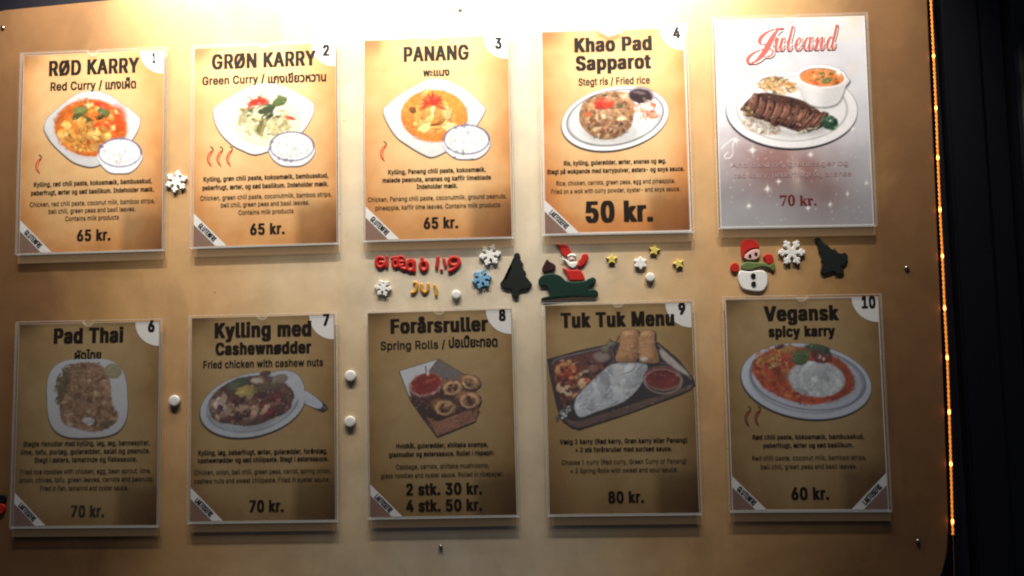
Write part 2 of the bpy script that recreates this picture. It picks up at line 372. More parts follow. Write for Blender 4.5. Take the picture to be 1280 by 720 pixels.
def board_mat():
    m = mat('parchment_print_on_board', (0.5, 0.4, 0.28), 0.5, spec=0.3); nt = m.node_tree; N = nt.nodes; L = nt.links; p = N['Principled BSDF']
    tc = N.new('ShaderNodeTexCoord'); sep = N.new('ShaderNodeSeparateXYZ'); L.new(tc.outputs['Object'], sep.inputs[0])
    n1 = N.new('ShaderNodeTexNoise'); n1.inputs['Scale'].default_value = 4.2; n1.inputs['Detail'].default_value = 6; n1.inputs['Roughness'].default_value = 0.6; n1.inputs['Distortion'].default_value = 0.8
    n2 = N.new('ShaderNodeTexNoise'); n2.inputs['Scale'].default_value = 17; n2.inputs['Detail'].default_value = 8; n2.inputs['Roughness'].default_value = 0.65
    n3 = N.new('ShaderNodeTexVoronoi'); n3.inputs['Scale'].default_value = 7; n3.feature = 'SMOOTH_F1'
    for n in (n1, n2): L.new(tc.outputs['Object'], n.inputs['Vector'])
    warp = N.new('ShaderNodeVectorMath'); warp.operation = 'MULTIPLY_ADD'; warp.inputs[1].default_value = (0.25, 0.25, 0.25)
    L.new(n1.outputs['Color'], warp.inputs[0]); L.new(tc.outputs['Object'], warp.inputs[2]); L.new(warp.outputs[0], n3.inputs['Vector'])
    def mth(op, a, b=None):
        q = N.new('ShaderNodeMath'); q.operation = op
        for i, v in enumerate((a, b)):
            if v is None: continue
            if isinstance(v, (int, float)): q.inputs[i].default_value = v
            else: L.new(v, q.inputs[i])
        return q.outputs[0]
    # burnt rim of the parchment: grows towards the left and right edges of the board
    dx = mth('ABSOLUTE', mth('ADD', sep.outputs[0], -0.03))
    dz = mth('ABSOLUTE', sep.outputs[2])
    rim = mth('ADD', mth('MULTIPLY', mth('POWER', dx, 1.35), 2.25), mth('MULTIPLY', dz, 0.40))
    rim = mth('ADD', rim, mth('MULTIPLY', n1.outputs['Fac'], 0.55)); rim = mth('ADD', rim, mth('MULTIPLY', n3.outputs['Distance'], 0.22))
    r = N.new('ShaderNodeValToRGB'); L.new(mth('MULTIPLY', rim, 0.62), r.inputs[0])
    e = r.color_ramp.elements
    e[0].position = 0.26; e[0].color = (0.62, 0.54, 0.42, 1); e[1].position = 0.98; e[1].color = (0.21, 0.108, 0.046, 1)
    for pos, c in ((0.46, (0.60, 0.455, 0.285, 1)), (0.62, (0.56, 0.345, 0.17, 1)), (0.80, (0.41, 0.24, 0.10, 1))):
        q = e.new(pos); q.color = c
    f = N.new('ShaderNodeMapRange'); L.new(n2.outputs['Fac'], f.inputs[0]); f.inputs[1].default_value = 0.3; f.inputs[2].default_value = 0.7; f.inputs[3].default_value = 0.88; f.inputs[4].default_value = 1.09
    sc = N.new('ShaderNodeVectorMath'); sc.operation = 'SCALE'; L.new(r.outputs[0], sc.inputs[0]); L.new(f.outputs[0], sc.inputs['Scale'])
    n4 = N.new('ShaderNodeTexNoise'); n4.inputs['Scale'].default_value = 5.5; n4.inputs['Detail'].default_value = 3; n4.inputs['Distortion'].default_value = 1.6
    st = N.new('ShaderNodeMapping'); st.inputs['Location'].default_value = (3.1, 0, 1.7); st.inputs['Scale'].default_value = (1.3, 1, 0.7); L.new(tc.outputs['Object'], st.inputs['Vector']); L.new(st.outputs[0], n4.inputs['Vector'])
    s1 = N.new('ShaderNodeMapRange'); s1.inputs[1].default_value = 0.52; s1.inputs[2].default_value = 0.57; s1.inputs[3].default_value = 1.0; s1.inputs[4].default_value = 0.94; L.new(n4.outputs['Fac'], s1.inputs[0])
    n5 = N.new('ShaderNodeTexVoronoi'); n5.inputs['Scale'].default_value = 16; n5.inputs['Randomness'].default_value = 1.0; L.new(tc.outputs['Object'], n5.inputs['Vector'])
    s2 = N.new('ShaderNodeMapRange'); s2.inputs[1].default_value = 0.016; s2.inputs[2].default_value = 0.026; s2.inputs[3].default_value = 0.45; s2.inputs[4].default_value = 1.0; L.new(n5.outputs['Distance'], s2.inputs[0])
    s3 = N.new('ShaderNodeVectorMath'); s3.operation = 'SCALE'; L.new(sc.outputs[0], s3.inputs[0]); L.new(mth('MULTIPLY', s1.outputs[0], s2.outputs[0]), s3.inputs['Scale'])
    L.new(s3.outputs[0], p.inputs['Base Color'])
    b = N.new('ShaderNodeBump'); b.inputs['Strength'].default_value = 0.15; b.inputs['Distance'].default_value = 0.0015; L.new(n2.outputs['Fac'], b.inputs['Height']); L.new(b.outputs[0], p.inputs['Normal'])
    return m

# ------------------------------------------------------------------ large structure: board, dark wall, door frame
def extrude_outline(bm, pts, y0, y1):
    f = [bm.verts.new((x, y0, z)) for x, z in pts]; b = [bm.verts.new((x, y1, z)) for x, z in pts]; n = len(pts)
    bm.faces.new(f); bm.faces.new(b[::-1])
    for i in range(n): bm.faces.new((f[i], b[i], b[(i + 1) % n], f[(i + 1) % n]))
    bmesh.ops.recalc_face_normals(bm, faces=bm.faces)
out = [(-0.72, 0.395), (-0.70, 0.411), (-0.66, 0.4185), (-0.60, 0.4220), (-0.548, 0.4250), (-0.45, 0.4300), (0.2, 0.445), (0.69, 0.452), (0.716, 0.43),
       (0.711, 0.373), (0.707, 0.141), (0.704, -0.039), (0.700, -0.215), (0.697, -0.335), (0.6955, -0.372), (0.6925, -0.400), (0.684, -0.428), (0.670, -0.451), (0.644, -0.466), (0.60, -0.472),
       (-0.66, -0.472), (-0.70, -0.455), (-0.72, -0.42)]
bm = bmesh.new(); extrude_outline(bm, out, BOARD_Y, BOARD_Y + 0.012)
bmesh.ops.bevel(bm, geom=[e for e in bm.edges if all(v.co.y < BOARD_Y + 1e-5 for v in e.verts)], offset=0.0015, segments=2, affect='EDGES')
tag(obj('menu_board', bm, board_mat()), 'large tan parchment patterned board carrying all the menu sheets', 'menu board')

M_WALL = mat('near_black_paint', (0.012, 0.012, 0.020), 0.6, spec=0.2, vary=0.4, vscale=5)
M_TRIM = mat('dark_blue_black_gloss', (0.007, 0.007, 0.011), 0.35, spec=0.3)
bm = bmesh.new(); box(bm, -1.6, 0.745, 0.06, 0.10, -1.1, 1.1)
tag(obj('wall', bm, M_WALL), 'near black wall behind the parchment board', 'wall')
door = empty('door', at(1255, 640, 0.08)); dl = door.location.copy()
def dbox(name, x0, x1, y0, y1, m):
    b = bmesh.new(); box(b, x0 - dl.x, x1 - dl.x, y0 - dl.y, y1 - dl.y, -1.1 - dl.z, 1.1 - dl.z)
    bmesh.ops.bevel(b, geom=b.edges[:], offset=0.003, segments=2, affect='EDGES'); return obj(name, b, m, door)
dbox('frame', 0.748, 0.800, 0.045, 0.10, M_TRIM)
dbox('frame', 0.803, 0.842, 0.060, 0.10, M_TRIM)
dbox('glazing_bead', 0.845, 0.853, 0.052, 0.10, M_TRIM)
mg = mat('glass_painted_reflections', (0.004, 0.004, 0.004), 0.3, spec=0.5)
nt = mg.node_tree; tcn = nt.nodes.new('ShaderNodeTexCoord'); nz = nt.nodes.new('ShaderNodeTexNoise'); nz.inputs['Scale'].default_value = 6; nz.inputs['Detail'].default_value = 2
rp = nt.nodes.new('ShaderNodeValToRGB'); rp.color_ramp.elements[0].position = 0.45; rp.color_ramp.elements[0].color = (0.003, 0.003, 0.004, 1); rp.color_ramp.elements[1].position = 0.75; rp.color_ramp.elements[1].color = (0.55, 0.52, 0.42, 1)  # grey blotches put blurred reflections into the glass colour
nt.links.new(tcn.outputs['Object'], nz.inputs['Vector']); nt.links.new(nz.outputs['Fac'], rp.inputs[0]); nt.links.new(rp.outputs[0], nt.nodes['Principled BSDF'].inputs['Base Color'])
dbox('pane', 0.856, 1.6, 0.078, 0.088, mg)
tag(door, 'dark glazed door with black frame right of the board', 'door')

# ------------------------------------------------------------------ the ten menu sheets in their acrylic holders
TOPROW = [(-.5145, .1940, .0041, .2233, .3063), (-.2540, .1962, .0046, .2202, .3047), (.0007, .1984, .0003, .2199, .3040), (.2582, .2011, -.0041, .2154, .3057), (.5110, .2054, -.0099, .2198, .3090)]
LOWROW = [(-.5129, -.2059, -.0009, .2182, .2969), (-.2551, -.2016, .0034, .2168, .2962), (.0018, -.1986, .0071, .2141, .2942), (.2551, -.1958, .0009, .2136, .2978), (.5098, -.1932, -.0054, .2182, .2982)]
HOLD = TOPROW + LOWROW
WHO = ['red curry', 'green curry', 'Panang curry', 'fried rice', 'silvery Christmas duck', 'Pad Thai noodle', 'cashew chicken', 'spring roll carton', 'black lunch tray', 'vegan spicy curry']
HG, SG = 'clear acrylic holders in two rows on the board', 'printed menu sheets in two rows on the board'

def ring(bm, pts, inner, y0, y1):
    n = len(pts)
    vs = [[bm.verts.new((x, y, z)) for x, z in q] for q, y in ((pts, y0), (inner, y0), (inner, y1), (pts, y1))]
    for i in range(n):
        j = (i + 1) % n
        for k in range(4):
            a, b = vs[k], vs[(k + 1) % 4]; bm.faces.new((a[i], a[j], b[j], b[i]))
    bmesh.ops.recalc_face_normals(bm, faces=bm.faces)
def pane_outline(w, h, r, inset=0.0, notch=True):
    x, z = w / 2 - inset, h / 2 - inset; P = [(-x, -z), (x, -z), (x, z)]
    if notch:
        rr = r + inset
        for k in range(13):
            a = -math.pi * k / 12; P.append((rr * math.cos(a), z + (rr * math.sin(a) if 0 < k < 12 else 0)))
    P.append((-x, z)); return P
def make_holder(i):
    x, z, t, w, h = HOLD[i]
    r = empty('acrylic_holder', (x, BOARD_Y, z), -t); Y = lambda y: y - BOARD_Y
    bm = bmesh.new(); extrude_outline(bm, pane_outline(w - 0.003, h - 0.003, 0.0095), Y(0.0005), Y(0.0025)); obj('front_pane', bm, M_CLEAR, r)
    bm = bmesh.new(); ring(bm, pane_outline(w, h, 0.0075), pane_outline(w, h, 0.0075, 0.0009), Y(0.0), Y(0.003)); obj('front_edge', bm, M_EDGE, r)
    bm = bmesh.new(); extrude_outline(bm, pane_outline(w - 0.003, h - 0.003, 0, notch=False), Y(0.0042), Y(0.0056)); obj('back_pane', bm, M_CLEAR, r)
    bm = bmesh.new(); ring(bm, pane_outline(w, h, 0, notch=False), pane_outline(w, h, 0, 0.001, False), Y(0.0041), Y(0.0058)); obj('back_edge', bm, M_EDGE, r)
    bm = bmesh.new(); box(bm, -w / 2 + 0.0014, w / 2 - 0.0014, Y(0.0031), Y(0.004), -h / 2, -h / 2 + 0.0024); obj('bottom_fold', bm, M_FOLD, r)
    bm = bmesh.new(); box(bm, -w / 2 + 0.001, w / 2 - 0.001, Y(0.0040), Y(0.0056), -h / 2 - 0.0125, -h / 2 - 0.0002)  # added strip below the holder, in place of its shadow on the board
    bmesh.ops.bevel(bm, geom=bm.edges[:], offset=0.0006, segments=2, affect='EDGES'); obj('shadow_strip', bm, M_SHADOWSTRIP, r)
    for s in (-1, 1):
        bm = bmesh.new(); box(bm, -0.06, 0.06, Y(0.0059), -0.0002, s * h * 0.3 - 0.012, s * h * 0.3 + 0.012); obj('mounting_pad', bm, M_FOAM, r)
    tag(r, 'clear acrylic holder with thumb notch holding the %s menu sheet' % WHO[i], 'sign holder', HG)
    return r

def parchment(p, i):
    """the printed background shared by the menus: yellow middle, burnt orange corners, a brown patch low on the right"""
    x0, y0, x1, y1 = p.b; U = (p.X - x0) / (x1 - x0); V = (p.Y - y0) / (y1 - y0)
    n = vnoise(p.X, p.Y, 45, 40 + i, 4); n2 = vnoise(p.X, p.Y, 12, 70 + i, 3)
    k = np.abs(U - 0.48) * 2; q = np.abs(V - 0.42) * 1.75
    edge = np.clip((k ** 3.0 * 0.60 + q ** 3.0 * 0.60) + (n - 0.5) * 0.55, 0, 1.3)
    # lower row: the acrylic's dull reflection veil is put into the print colours
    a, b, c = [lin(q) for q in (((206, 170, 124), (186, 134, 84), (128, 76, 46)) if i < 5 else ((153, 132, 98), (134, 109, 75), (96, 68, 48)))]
    if i == 3: b, c = lin((188, 128, 76)), lin((146, 82, 46))
    t = np.clip(edge / 0.55, 0, 1)[..., None]; s = np.clip((edge - 0.5) / 0.8, 0, 1)[..., None]
    C = (a * (1 - t) + b * t) * (1 - s) + c * s
    patch = np.clip((U - 0.70 + 0.03 * n2) * 14, 0, 1) * np.clip((V - 0.72 - 0.03 * n2) * 9, 0, 1)
    patch = np.maximum(patch, 0.8 * np.clip((0.20 - U) * 9, 0, 1) * np.clip((0.10 - V) * 14, 0, 1))
    C = C * (1 - 0.45 * patch[..., None]) * (0.93 + 0.14 * n2[..., None])
    p.C[:] = C; p.A[:] = 1
def duck_paper(p):
    x0, y0, x1, y1 = p.b; U = (p.X - x0) / (x1 - x0); V = (p.Y - y0) / (y1 - y0)
    n = vnoise(p.X, p.Y, 50, 5, 4); n2 = vnoise(p.X, p.Y, 22, 9, 3)
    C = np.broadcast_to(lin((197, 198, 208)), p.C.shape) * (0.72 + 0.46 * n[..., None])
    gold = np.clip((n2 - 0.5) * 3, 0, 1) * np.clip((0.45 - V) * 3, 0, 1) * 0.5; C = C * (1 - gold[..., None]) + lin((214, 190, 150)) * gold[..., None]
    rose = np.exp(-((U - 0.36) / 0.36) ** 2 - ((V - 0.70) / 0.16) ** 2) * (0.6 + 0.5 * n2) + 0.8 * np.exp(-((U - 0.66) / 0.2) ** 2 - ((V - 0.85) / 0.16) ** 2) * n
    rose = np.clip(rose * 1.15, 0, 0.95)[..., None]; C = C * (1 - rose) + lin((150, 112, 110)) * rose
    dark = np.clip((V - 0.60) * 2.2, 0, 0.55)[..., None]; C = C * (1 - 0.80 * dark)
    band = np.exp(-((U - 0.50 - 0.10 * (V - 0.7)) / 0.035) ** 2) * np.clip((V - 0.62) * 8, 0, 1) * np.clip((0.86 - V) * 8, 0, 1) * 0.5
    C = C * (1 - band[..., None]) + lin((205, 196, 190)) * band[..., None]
    p.C[:] = C; p.A[:] = 1
    r = random.Random(4)
    for sx, sy, R in ((938, 188, 6), (956, 237, 5), (1014, 195, 5), (1070, 163, 4), (1037, 258, 3.5), (931, 258, 4.5), (971, 228, 3), (1060, 245, 3), (917, 175, 4), (1085, 232, 3), (1008, 262, 3)):
        d = np.hypot(p.X - sx, p.Y - sy); g = np.exp(-(d / (R * 0.45)) ** 2) + 0.7 * np.exp(-((p.X - sx) / 0.6) ** 2 - ((p.Y - sy) / R) ** 2) + 0.7 * np.exp(-((p.Y - sy) / 0.6) ** 2 - ((p.X - sx) / R) ** 2)
        p.put(np.clip(g, 0, 0.9), lin((235, 235, 235)))
    for k in range(60):
        sx, sy = r.uniform(900, 1090), r.uniform(190, 280); p.put(0.5 * np.exp(-(np.hypot(p.X - sx, p.Y - sy) / 0.9) ** 2), lin((225, 220, 225)))
    p.line([(897, 185), (905, 178), (915, 172), (912, 182), (911, 194), (904, 198), (901, 194), (906, 190)], 1.2, (225, 222, 225))

def make_sheet(i, label, margin=0.0015):
    x, z, t, w, h = HOLD[i]
    R = Matrix.Rotation(-t, 4, 'Y'); Mw = Matrix.Translation((x, PAGE_Y, z - 0.0008)) @ R; inv = Mw.inverted()
    pw, ph = w - 0.0068, h - 0.0058
    f = lambda u, v: at_px(Mw @ Vector((u * pw / 2, 0, v * ph / 2)))
    bx = [f(-1, 1), f(1, 1), f(1, -1), f(-1, -1)]
    x0, x1 = min(q[0] for q in bx), max(q[0] for q in bx); y0, y1 = min(q[1] for q in bx), max(q[1] for q in bx)
    p = Pic(x0, y0, x1, y1, 0.62)
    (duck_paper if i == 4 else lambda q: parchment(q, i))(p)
    # the page: a flat grid in its own frame, coloured from the picture above
    nx, ny = p.nx, p.ny; gx = np.linspace(-pw / 2, pw / 2, nx); gz = np.linspace(ph / 2, -ph / 2, ny)
    mx = np.concatenate([[-pw / 2, -pw / 2 + margin, -pw / 2 + margin + 1e-5], gx[(gx > -pw / 2 + margin * 1.5) & (gx < pw / 2 - margin * 1.5)], [pw / 2 - margin - 1e-5, pw / 2 - margin, pw / 2]])
    mz = np.concatenate([[ph / 2, ph / 2 - margin, ph / 2 - margin - 1e-5], gz[(gz > -ph / 2 + margin * 1.5) & (gz < ph / 2 - margin * 1.5)], [-ph / 2 + margin + 1e-5, -ph / 2 + margin, -ph / 2]])
    GX, GZ = np.meshgrid(mx, mz)
    iu = np.clip(np.round((GX + pw / 2) / pw * (nx - 1)).astype(int), 0, nx - 1); iv = np.clip(np.round((ph / 2 - GZ) / ph * (ny - 1)).astype(int), 0, ny - 1)
    C = p.C[iv, iu].copy(); rim = (np.abs(GX) > pw / 2 - margin + 5e-6) | (np.abs(GZ) > ph / 2 - margin + 5e-6); C[rim] = (0.72, 0.72, 0.74)
    P = np.stack([GX, np.zeros_like(GX), GZ], -1).reshape(-1, 3); n = np.arange(GX.size).reshape(GX.shape)
    F = np.stack([n[1:, :-1], n[1:, 1:], n[:-1, 1:], n[:-1, :-1]], -1).reshape(-1, 4)
    me = D.meshes.new('menu_sheet'); me.from_pydata(P.tolist(), [], F.tolist()); me.update()
    ca = me.color_attributes.new('ink', 'FLOAT_COLOR', 'POINT'); ca.data.foreach_set('color', np.concatenate([np.clip(C, 0, 0.9).reshape(-1, 3), np.ones((GX.size, 1))], 1).astype(np.float32).ravel())
    o = obj('menu_sheet', me, M_PAGE); o.matrix_world = Mw
    tag(o, label, 'menu sheet', SG)
    return o, inv, pw, ph
def at_px(P):
    d = ROT.transposed() @ (Vector(P) - CAM); return (640 + FPX * d.x / d.y, 360 - FPX * d.z / d.y)
def flat(name, pts, lift, m, parent):
    return obj(name, mesh(name, [(x, -lift, z) for x, z in pts], [tuple(range(len(pts)))]), m, parent)

def lift_line(k): return 0.0004 + 0.00005 * k
def number(sheet, inv, pw, ph, s, cx, cy, w, h, dim=0.031):
    r = 0.0355; P = [(pw / 2 - 0.0012, ph / 2 - 0.0012)] + [(pw / 2 - 0.0012 - r * math.cos(a), ph / 2 - 0.0012 - r * 0.97 * math.sin(a)) for a in np.linspace(0, math.pi / 2, 24)]
    b = flat('number_badge', P, 0.00015, M_WHITEINK, sheet)
    k = Ink(sheet, inv, 0.00040); k.line(s, cx - w / 2, cx + w / 2, cy + h / 2, h, bold=(0.055, 0.022)); k.build('numeral', M_INK, b)
def ribbon(sheet, pw, ph, text, right=False, size=0.049):
    s = -1 if right else 1; x, z = -pw / 2 + 0.0012, -ph / 2 + 0.0012; a, b = size, size * 0.66
    tri = flat('corner_patch', [(s * x, z), (s * (x + b), z), (s * x, z + b)][::s], 0.00015, M_GREYCORNER, sheet)
    rb = flat('corner_ribbon', [(s * x, z + b + 0.0002), (s * (x + b + 0.0002), z), (s * (x + a), z), (s * x, z + a)][::s], 0.00018, M_WHITEINK, sheet)
    k = Ink(sheet, None, 0); c = (a + b) / 4
    k.slanted(text, (s * (x + c), -0.0005, z + c), -s * math.pi / 4 * 1.0, (a + b) / 2 * 0.78 * 1.05, 0.0075); k.build('ribbon_text', M_INK, rb)
def chilies(sheet, inv, spots, h=25):
    for cx, cy in spots:
        q = Pic(cx - 9, cy - h / 2 - 4, cx + 9, cy + h / 2 + 4, 2.6); t = h / 25
        q.fill(q.poly([(cx + 3.5 * t, cy - 9 * t), (cx - 1 * t, cy - 5 * t), (cx - 3.2 * t, cy + 1 * t), (cx - 2 * t, cy + 7 * t), (cx + 2.5 * t, cy + 12 * t), (cx + 0.2 * t, cy + 6 * t), (cx + 0.2 * t, cy + 0.5 * t), (cx + 2.2 * t, cy - 4 * t), (cx + 4.6 * t, cy - 8 * t)], 4), (190, 52, 30) if cy < 400 else (112, 48, 40), 0.8, 0.2, 3)
        q.line([(cx + 1.0 * t, cy - 5 * t), (cx - 1.3 * t, cy + 1 * t), (cx - 0.4 * t, cy + 6 * t)], 0.7, (240, 170, 130) if cy < 400 else (150, 110, 84))
        q.line([(cx + 3.8 * t, cy - 8 * t), (cx + 4.2 * t, cy - 11 * t), (cx + 1.5 * t, cy - 13 * t)], 1.2, (95, 80, 40))
        q.build('chili_mark', sheet, inv, 0.0003, M_PIC)
def para(sheet, inv, dk, en, m=None):
    k = Ink(sheet, inv, 0.0004)
    for s, a, b, y in dk: k.line(s, a, b, y, 5.3, bold=(0.032, 0.006), slabs=26)
    k.build('description', m or M_INK)
    if en:
        k = Ink(sheet, inv, 0.0004)
        for s, a, b, y in en: k.line(s, a, b, y, 5.3, bold=(0.010, 0.002), slabs=26)
        k.build('translation', M_INKSOFT)
def words(sheet, inv, name, lines, m=None):
    k = Ink(sheet, inv, 0.0004)
    for L in lines: k.line(*L[0], **L[1]) if isinstance(L, tuple) and isinstance(L[0], tuple) else k.line(*L)
    return k.build(name, m or M_INK)

# ---- dishes
def bowl(p, outline, inner, seed, plate=(236, 237, 242)):
    d = p.poly(outline, 5)
    p.fill(p.poly([(x - 0.3, y + 1.6) for x, y in outline], 5), (70, 62, 66), 1.6)
    p.fill(d, plate, 1.0, 0.02, seed, 14)
    cx, cy, rx, ry, ang = inner
    p.shade(p.ell(cx, cy, rx + 2.5, ry + 2.5, ang), 0.90, 3.5)
    p.shade(p.ell(cx, cy - 9, rx * 1.2, ry * 1.1, ang) * -1 - 16, 0.93, 14)
def rice_bowl(p, cx, cy, rx, ry, bot):
    body = [(cx - rx, cy), (cx - rx * 0.93, cy + ry * 0.75), (cx - rx * 0.5, bot - 1.5), (cx, bot), (cx + rx * 0.5, bot - 1.5), (cx + rx * 0.93, cy + ry * 0.75), (cx + rx, cy), (cx, cy - ry)]
    p.fill(p.poly([(x, y + 1.3) for x, y in body], 5), (66, 58, 84), 1.4)
    p.fill(p.poly(body, 5), (226, 228, 238), 1.0)
    p.fill(p.ell(cx, cy, rx + 0.8, ry + 0.8), (104, 104, 140), 1.0)
    p.fill(p.ell(cx, cy - 0.3, rx - 0.6, ry - 0.6), (232, 233, 240), 1.0)
    r = random.Random(int(cx))
    for k in range(22):
        a = math.pi * (1.0 + k / 21); p.blob(cx + (rx - 0.8) * math.cos(a), cy + (ry - 0.8) * math.sin(a), 1.6, 0.7, math.degrees(a) + 90, (90, 92, 140), 0, 0.8)
    e = p.ell(cx, cy, rx - 3, ry - 2.6); p.fill(e, (226, 227, 232), 2.0, 0.06, int(cx), 3)
    p.chunks(e, 150, (0.6, 1.1), [(244, 245, 248), (230, 231, 236), (208, 210, 220), (250, 250, 252)], int(cx) + 1, (1.6, 2.6), 0.22)

def dish_red():
    p = Pic(50, 108, 182, 222)
    bowl(p, [(55, 159), (60, 147), (79, 129.6), (97.5, 117), (114, 113.5), (133, 117), (156, 131.7), (171, 143.5), (175.6, 150), (172.5, 163), (164, 177), (150, 192), (127, 205), (112, 208.5), (93, 203), (79, 192.5), (66, 180), (58, 168)], (113.5, 160, 46, 36, 4), 3)
    e = p.ell(113.5, 160, 45.5, 36, 4); p.fill(e, (222, 118, 48), 1.6, 0.18, 11, 12)
    p.shade(p.ell(108, 166, 36, 26, 4) * -1 - 2, 0.72, 10); p.fill(p.ell(146, 150, 11, 18, 10), (212, 78, 34), 8, 0.2, 2, 5, False)
    p.chunks(p.ell(106, 168, 34, 22, 5), 60, (2.5, 5.5), [(226, 166, 84), (214, 148, 70), (232, 182, 104), (206, 130, 58)], 5, (1.2, 2.2), 0.34)
    p.chunks(p.ell(120, 143, 30, 14, 5), 26, (1.8, 4), [(228, 172, 90), (240, 200, 130), (196, 70, 36), (222, 140, 62)], 8, (1.2, 2.4), 0.4)
    for a in ((100.5, 139, 9.5, 6, -10, (116, 124, 66)), (96, 146, 7, 3.5, -25, (70, 78, 40)), (130, 140, 8.5, 5.5, 25, (92, 104, 58)), (125, 147, 6, 3, -20, (58, 64, 36)), (127, 131, 9, 3.2, 15, (206, 52, 34)), (131, 134, 6, 2.4, 40, (222, 84, 60)), (112, 131, 5, 3, 0, (238, 204, 150)), (122, 156, 8, 2.2, -25, (206, 70, 36)), (134, 158, 6, 1.8, 50, (190, 60, 34)), (110, 148, 7, 2, 30, (84, 86, 48)), (84, 167, 3, 5, 10, (240, 196, 120)), (142, 160, 3.2, 3.6, 0, (240, 190, 116))): p.blob(*a)
    p.strands(p.ell(112, 172, 30, 15), 16, (6, 13), 0.7, [(150, 88, 36), (170, 104, 44)], 3)
    rice_bowl(p, 150, 191, 26.5, 17.5, 216.5); return p
def dish_green():
    p = Pic(262, 99, 398, 212)
    bowl(p, [(266.7, 142), (269, 134), (285, 123), (308, 109.8), (323, 104.4), (342, 104.4), (360, 110), (378, 119.5), (389.6, 127.5), (392.8, 135), (389, 148), (378, 165), (360, 180), (337.5, 188.3), (319, 193), (304, 188), (288.5, 179.5), (273, 162)], (332, 148, 48, 35, 4), 4)
    e = p.ell(332, 149, 46, 34, 4); p.fill(e, (226, 224, 196), 3, 0.05, 3, 10)
    p.chunks(p.ell(331, 152, 34, 22, 5), 46, (2.4, 5), [(226, 220, 180), (212, 204, 156), (234, 230, 202), (200, 190, 140)], 7, (1.2, 2.4), 0.3)
    for a in ((323, 129, 13, 5.5, -8, (214, 66, 40)), (329, 125, 8, 3, 20, (232, 110, 84)), (317, 133, 8, 2.6, -20, (190, 60, 38)), (331, 137, 12, 6.5, -12, (90, 98, 72)), (350, 127, 10, 6, -22, (104, 116, 70)), (342, 133, 7, 3, -30, (70, 78, 52)), (334, 144, 9, 3.4, -30, (66, 70, 58)), (322, 141, 10, 3.2, -25, (232, 224, 186)), (349, 137, 5, 4, 0, (238, 232, 204)), (320, 150, 12, 3.2, 12, (216, 208, 160)), (328, 157, 5, 12, 25, (148, 142, 92)), (345, 152, 14, 3, -12, (222, 214, 170)), (352, 160, 13, 3, -6, (206, 196, 146)), (363.5, 148, 7, 2.2, 14, (190, 62, 46)), (310, 142, 5, 3, 30, (110, 110, 70)), (303, 137, 4, 2, 0, (140, 130, 80)), (336, 168, 2, 1.2, 0, (90, 90, 50)), (315, 125, 9, 0.9, 40, (120, 60, 40)), (324, 122, 8, 0.9, -45, (120, 60, 40))): p.blob(*a)
    p.strands(p.ell(332, 148, 30, 18, 5), 26, (6, 14), 1.0, [(196, 186, 138), (224, 216, 176), (150, 144, 96), (240, 234, 206)], 13, 70, -15)
    for a in ((333, 138, 11, 4.5, -14, (62, 72, 48)), (349, 128, 9, 4.5, -24, (86, 104, 58)), (337, 146, 7, 2.4, -32, (48, 54, 42)), (326, 157, 3, 9, 28, (118, 114, 70)), (322, 128, 11, 4, -8, (198, 52, 34)), (314, 139, 4, 2, 10, (84, 84, 54)), (318, 150, 5, 1.4, 20, (96, 90, 56)), (346, 147, 6, 1.6, -20, (90, 84, 56))): p.blob(*a)
    rice_bowl(p, 365, 183, 27.3, 18, 207.5); return p
def dish_panang():
    p = Pic(474, 93, 617, 204)
    bowl(p, [(479, 138), (486, 130), (502, 117), (527.5, 103), (542, 98.6), (563, 102), (586, 115), (603, 131), (606.7, 138), (596, 157), (580, 175), (560, 188), (542, 196), (529.6, 193), (509, 181), (495, 170), (484, 153)], (543, 144, 42, 33, 2), 5)
    e = p.ell(543, 145, 42, 33, 2); p.fill(e, (224, 136, 56), 1.4, 0.1, 3, 12); p.shade(p.ell(543, 140, 42, 30) * -1 - 1, 0.85, 8)
    p.chunks(p.ell(540, 145, 28, 22), 34, (3, 6.5), [(234, 182, 104), (244, 204, 134), (222, 158, 80), (236, 176, 92)], 5, (1.1, 2.2), 0.34)
    p.strands(p.ell(540, 148, 28, 20), 14, (6, 12), 0.6, [(150, 86, 34), (176, 110, 46)], 2)
    for a in ((532, 117, 4, 7, 30, (238, 170, 90)), (516, 138, 5, 4, 10, (110, 66, 30)), (562, 158, 10, 4.5, -8, (246, 214, 150)), (545, 156, 8, 1.6, -6, (104, 62, 28)), (530, 134, 6, 2.2, -35, (206, 74, 34))): p.blob(*a)
    for k in range(9):
        a = math.pi * (0.95 + 1.1 * k / 8); p.blob(541 + 7 * math.cos(a), 128 + 5 * math.sin(a), 7, 2.0, math.degrees(a), [(206, 56, 30), (184, 44, 28), (222, 90, 54)][k % 3], 0.3)
    for a in ((543, 129, 6, 4, 0, (190, 48, 30)), (550, 134, 8, 1.8, 20, (200, 70, 40)), (535, 132, 7, 1.6, -30, (196, 60, 36)), (541, 138, 2, 5, 10, (250, 226, 170))): p.blob(*a)
    rice_bowl(p, 583.5, 174.5, 28, 18, 199); return p
def plate(p, cx, cy, rx, ry, ang, col=(228, 230, 236), lip=0.80, drop=2.2):
    p.fill(p.ell(cx - 0.5, cy + drop, rx, ry, ang), (34, 30, 36), 1.6); p.fill(p.ell(cx, cy, rx, ry, ang), col, 1.0, 0.02, 7, 12)
    q = p.ell(cx, cy - 1, rx * lip, ry * lip, ang); p.fill(np.abs(q) - 0.8, tuple(c * 0.74 for c in col), 1.6, alpha=False)
    p.fill(q + 1.5, tuple(c * 0.97 for c in col), 2.0)
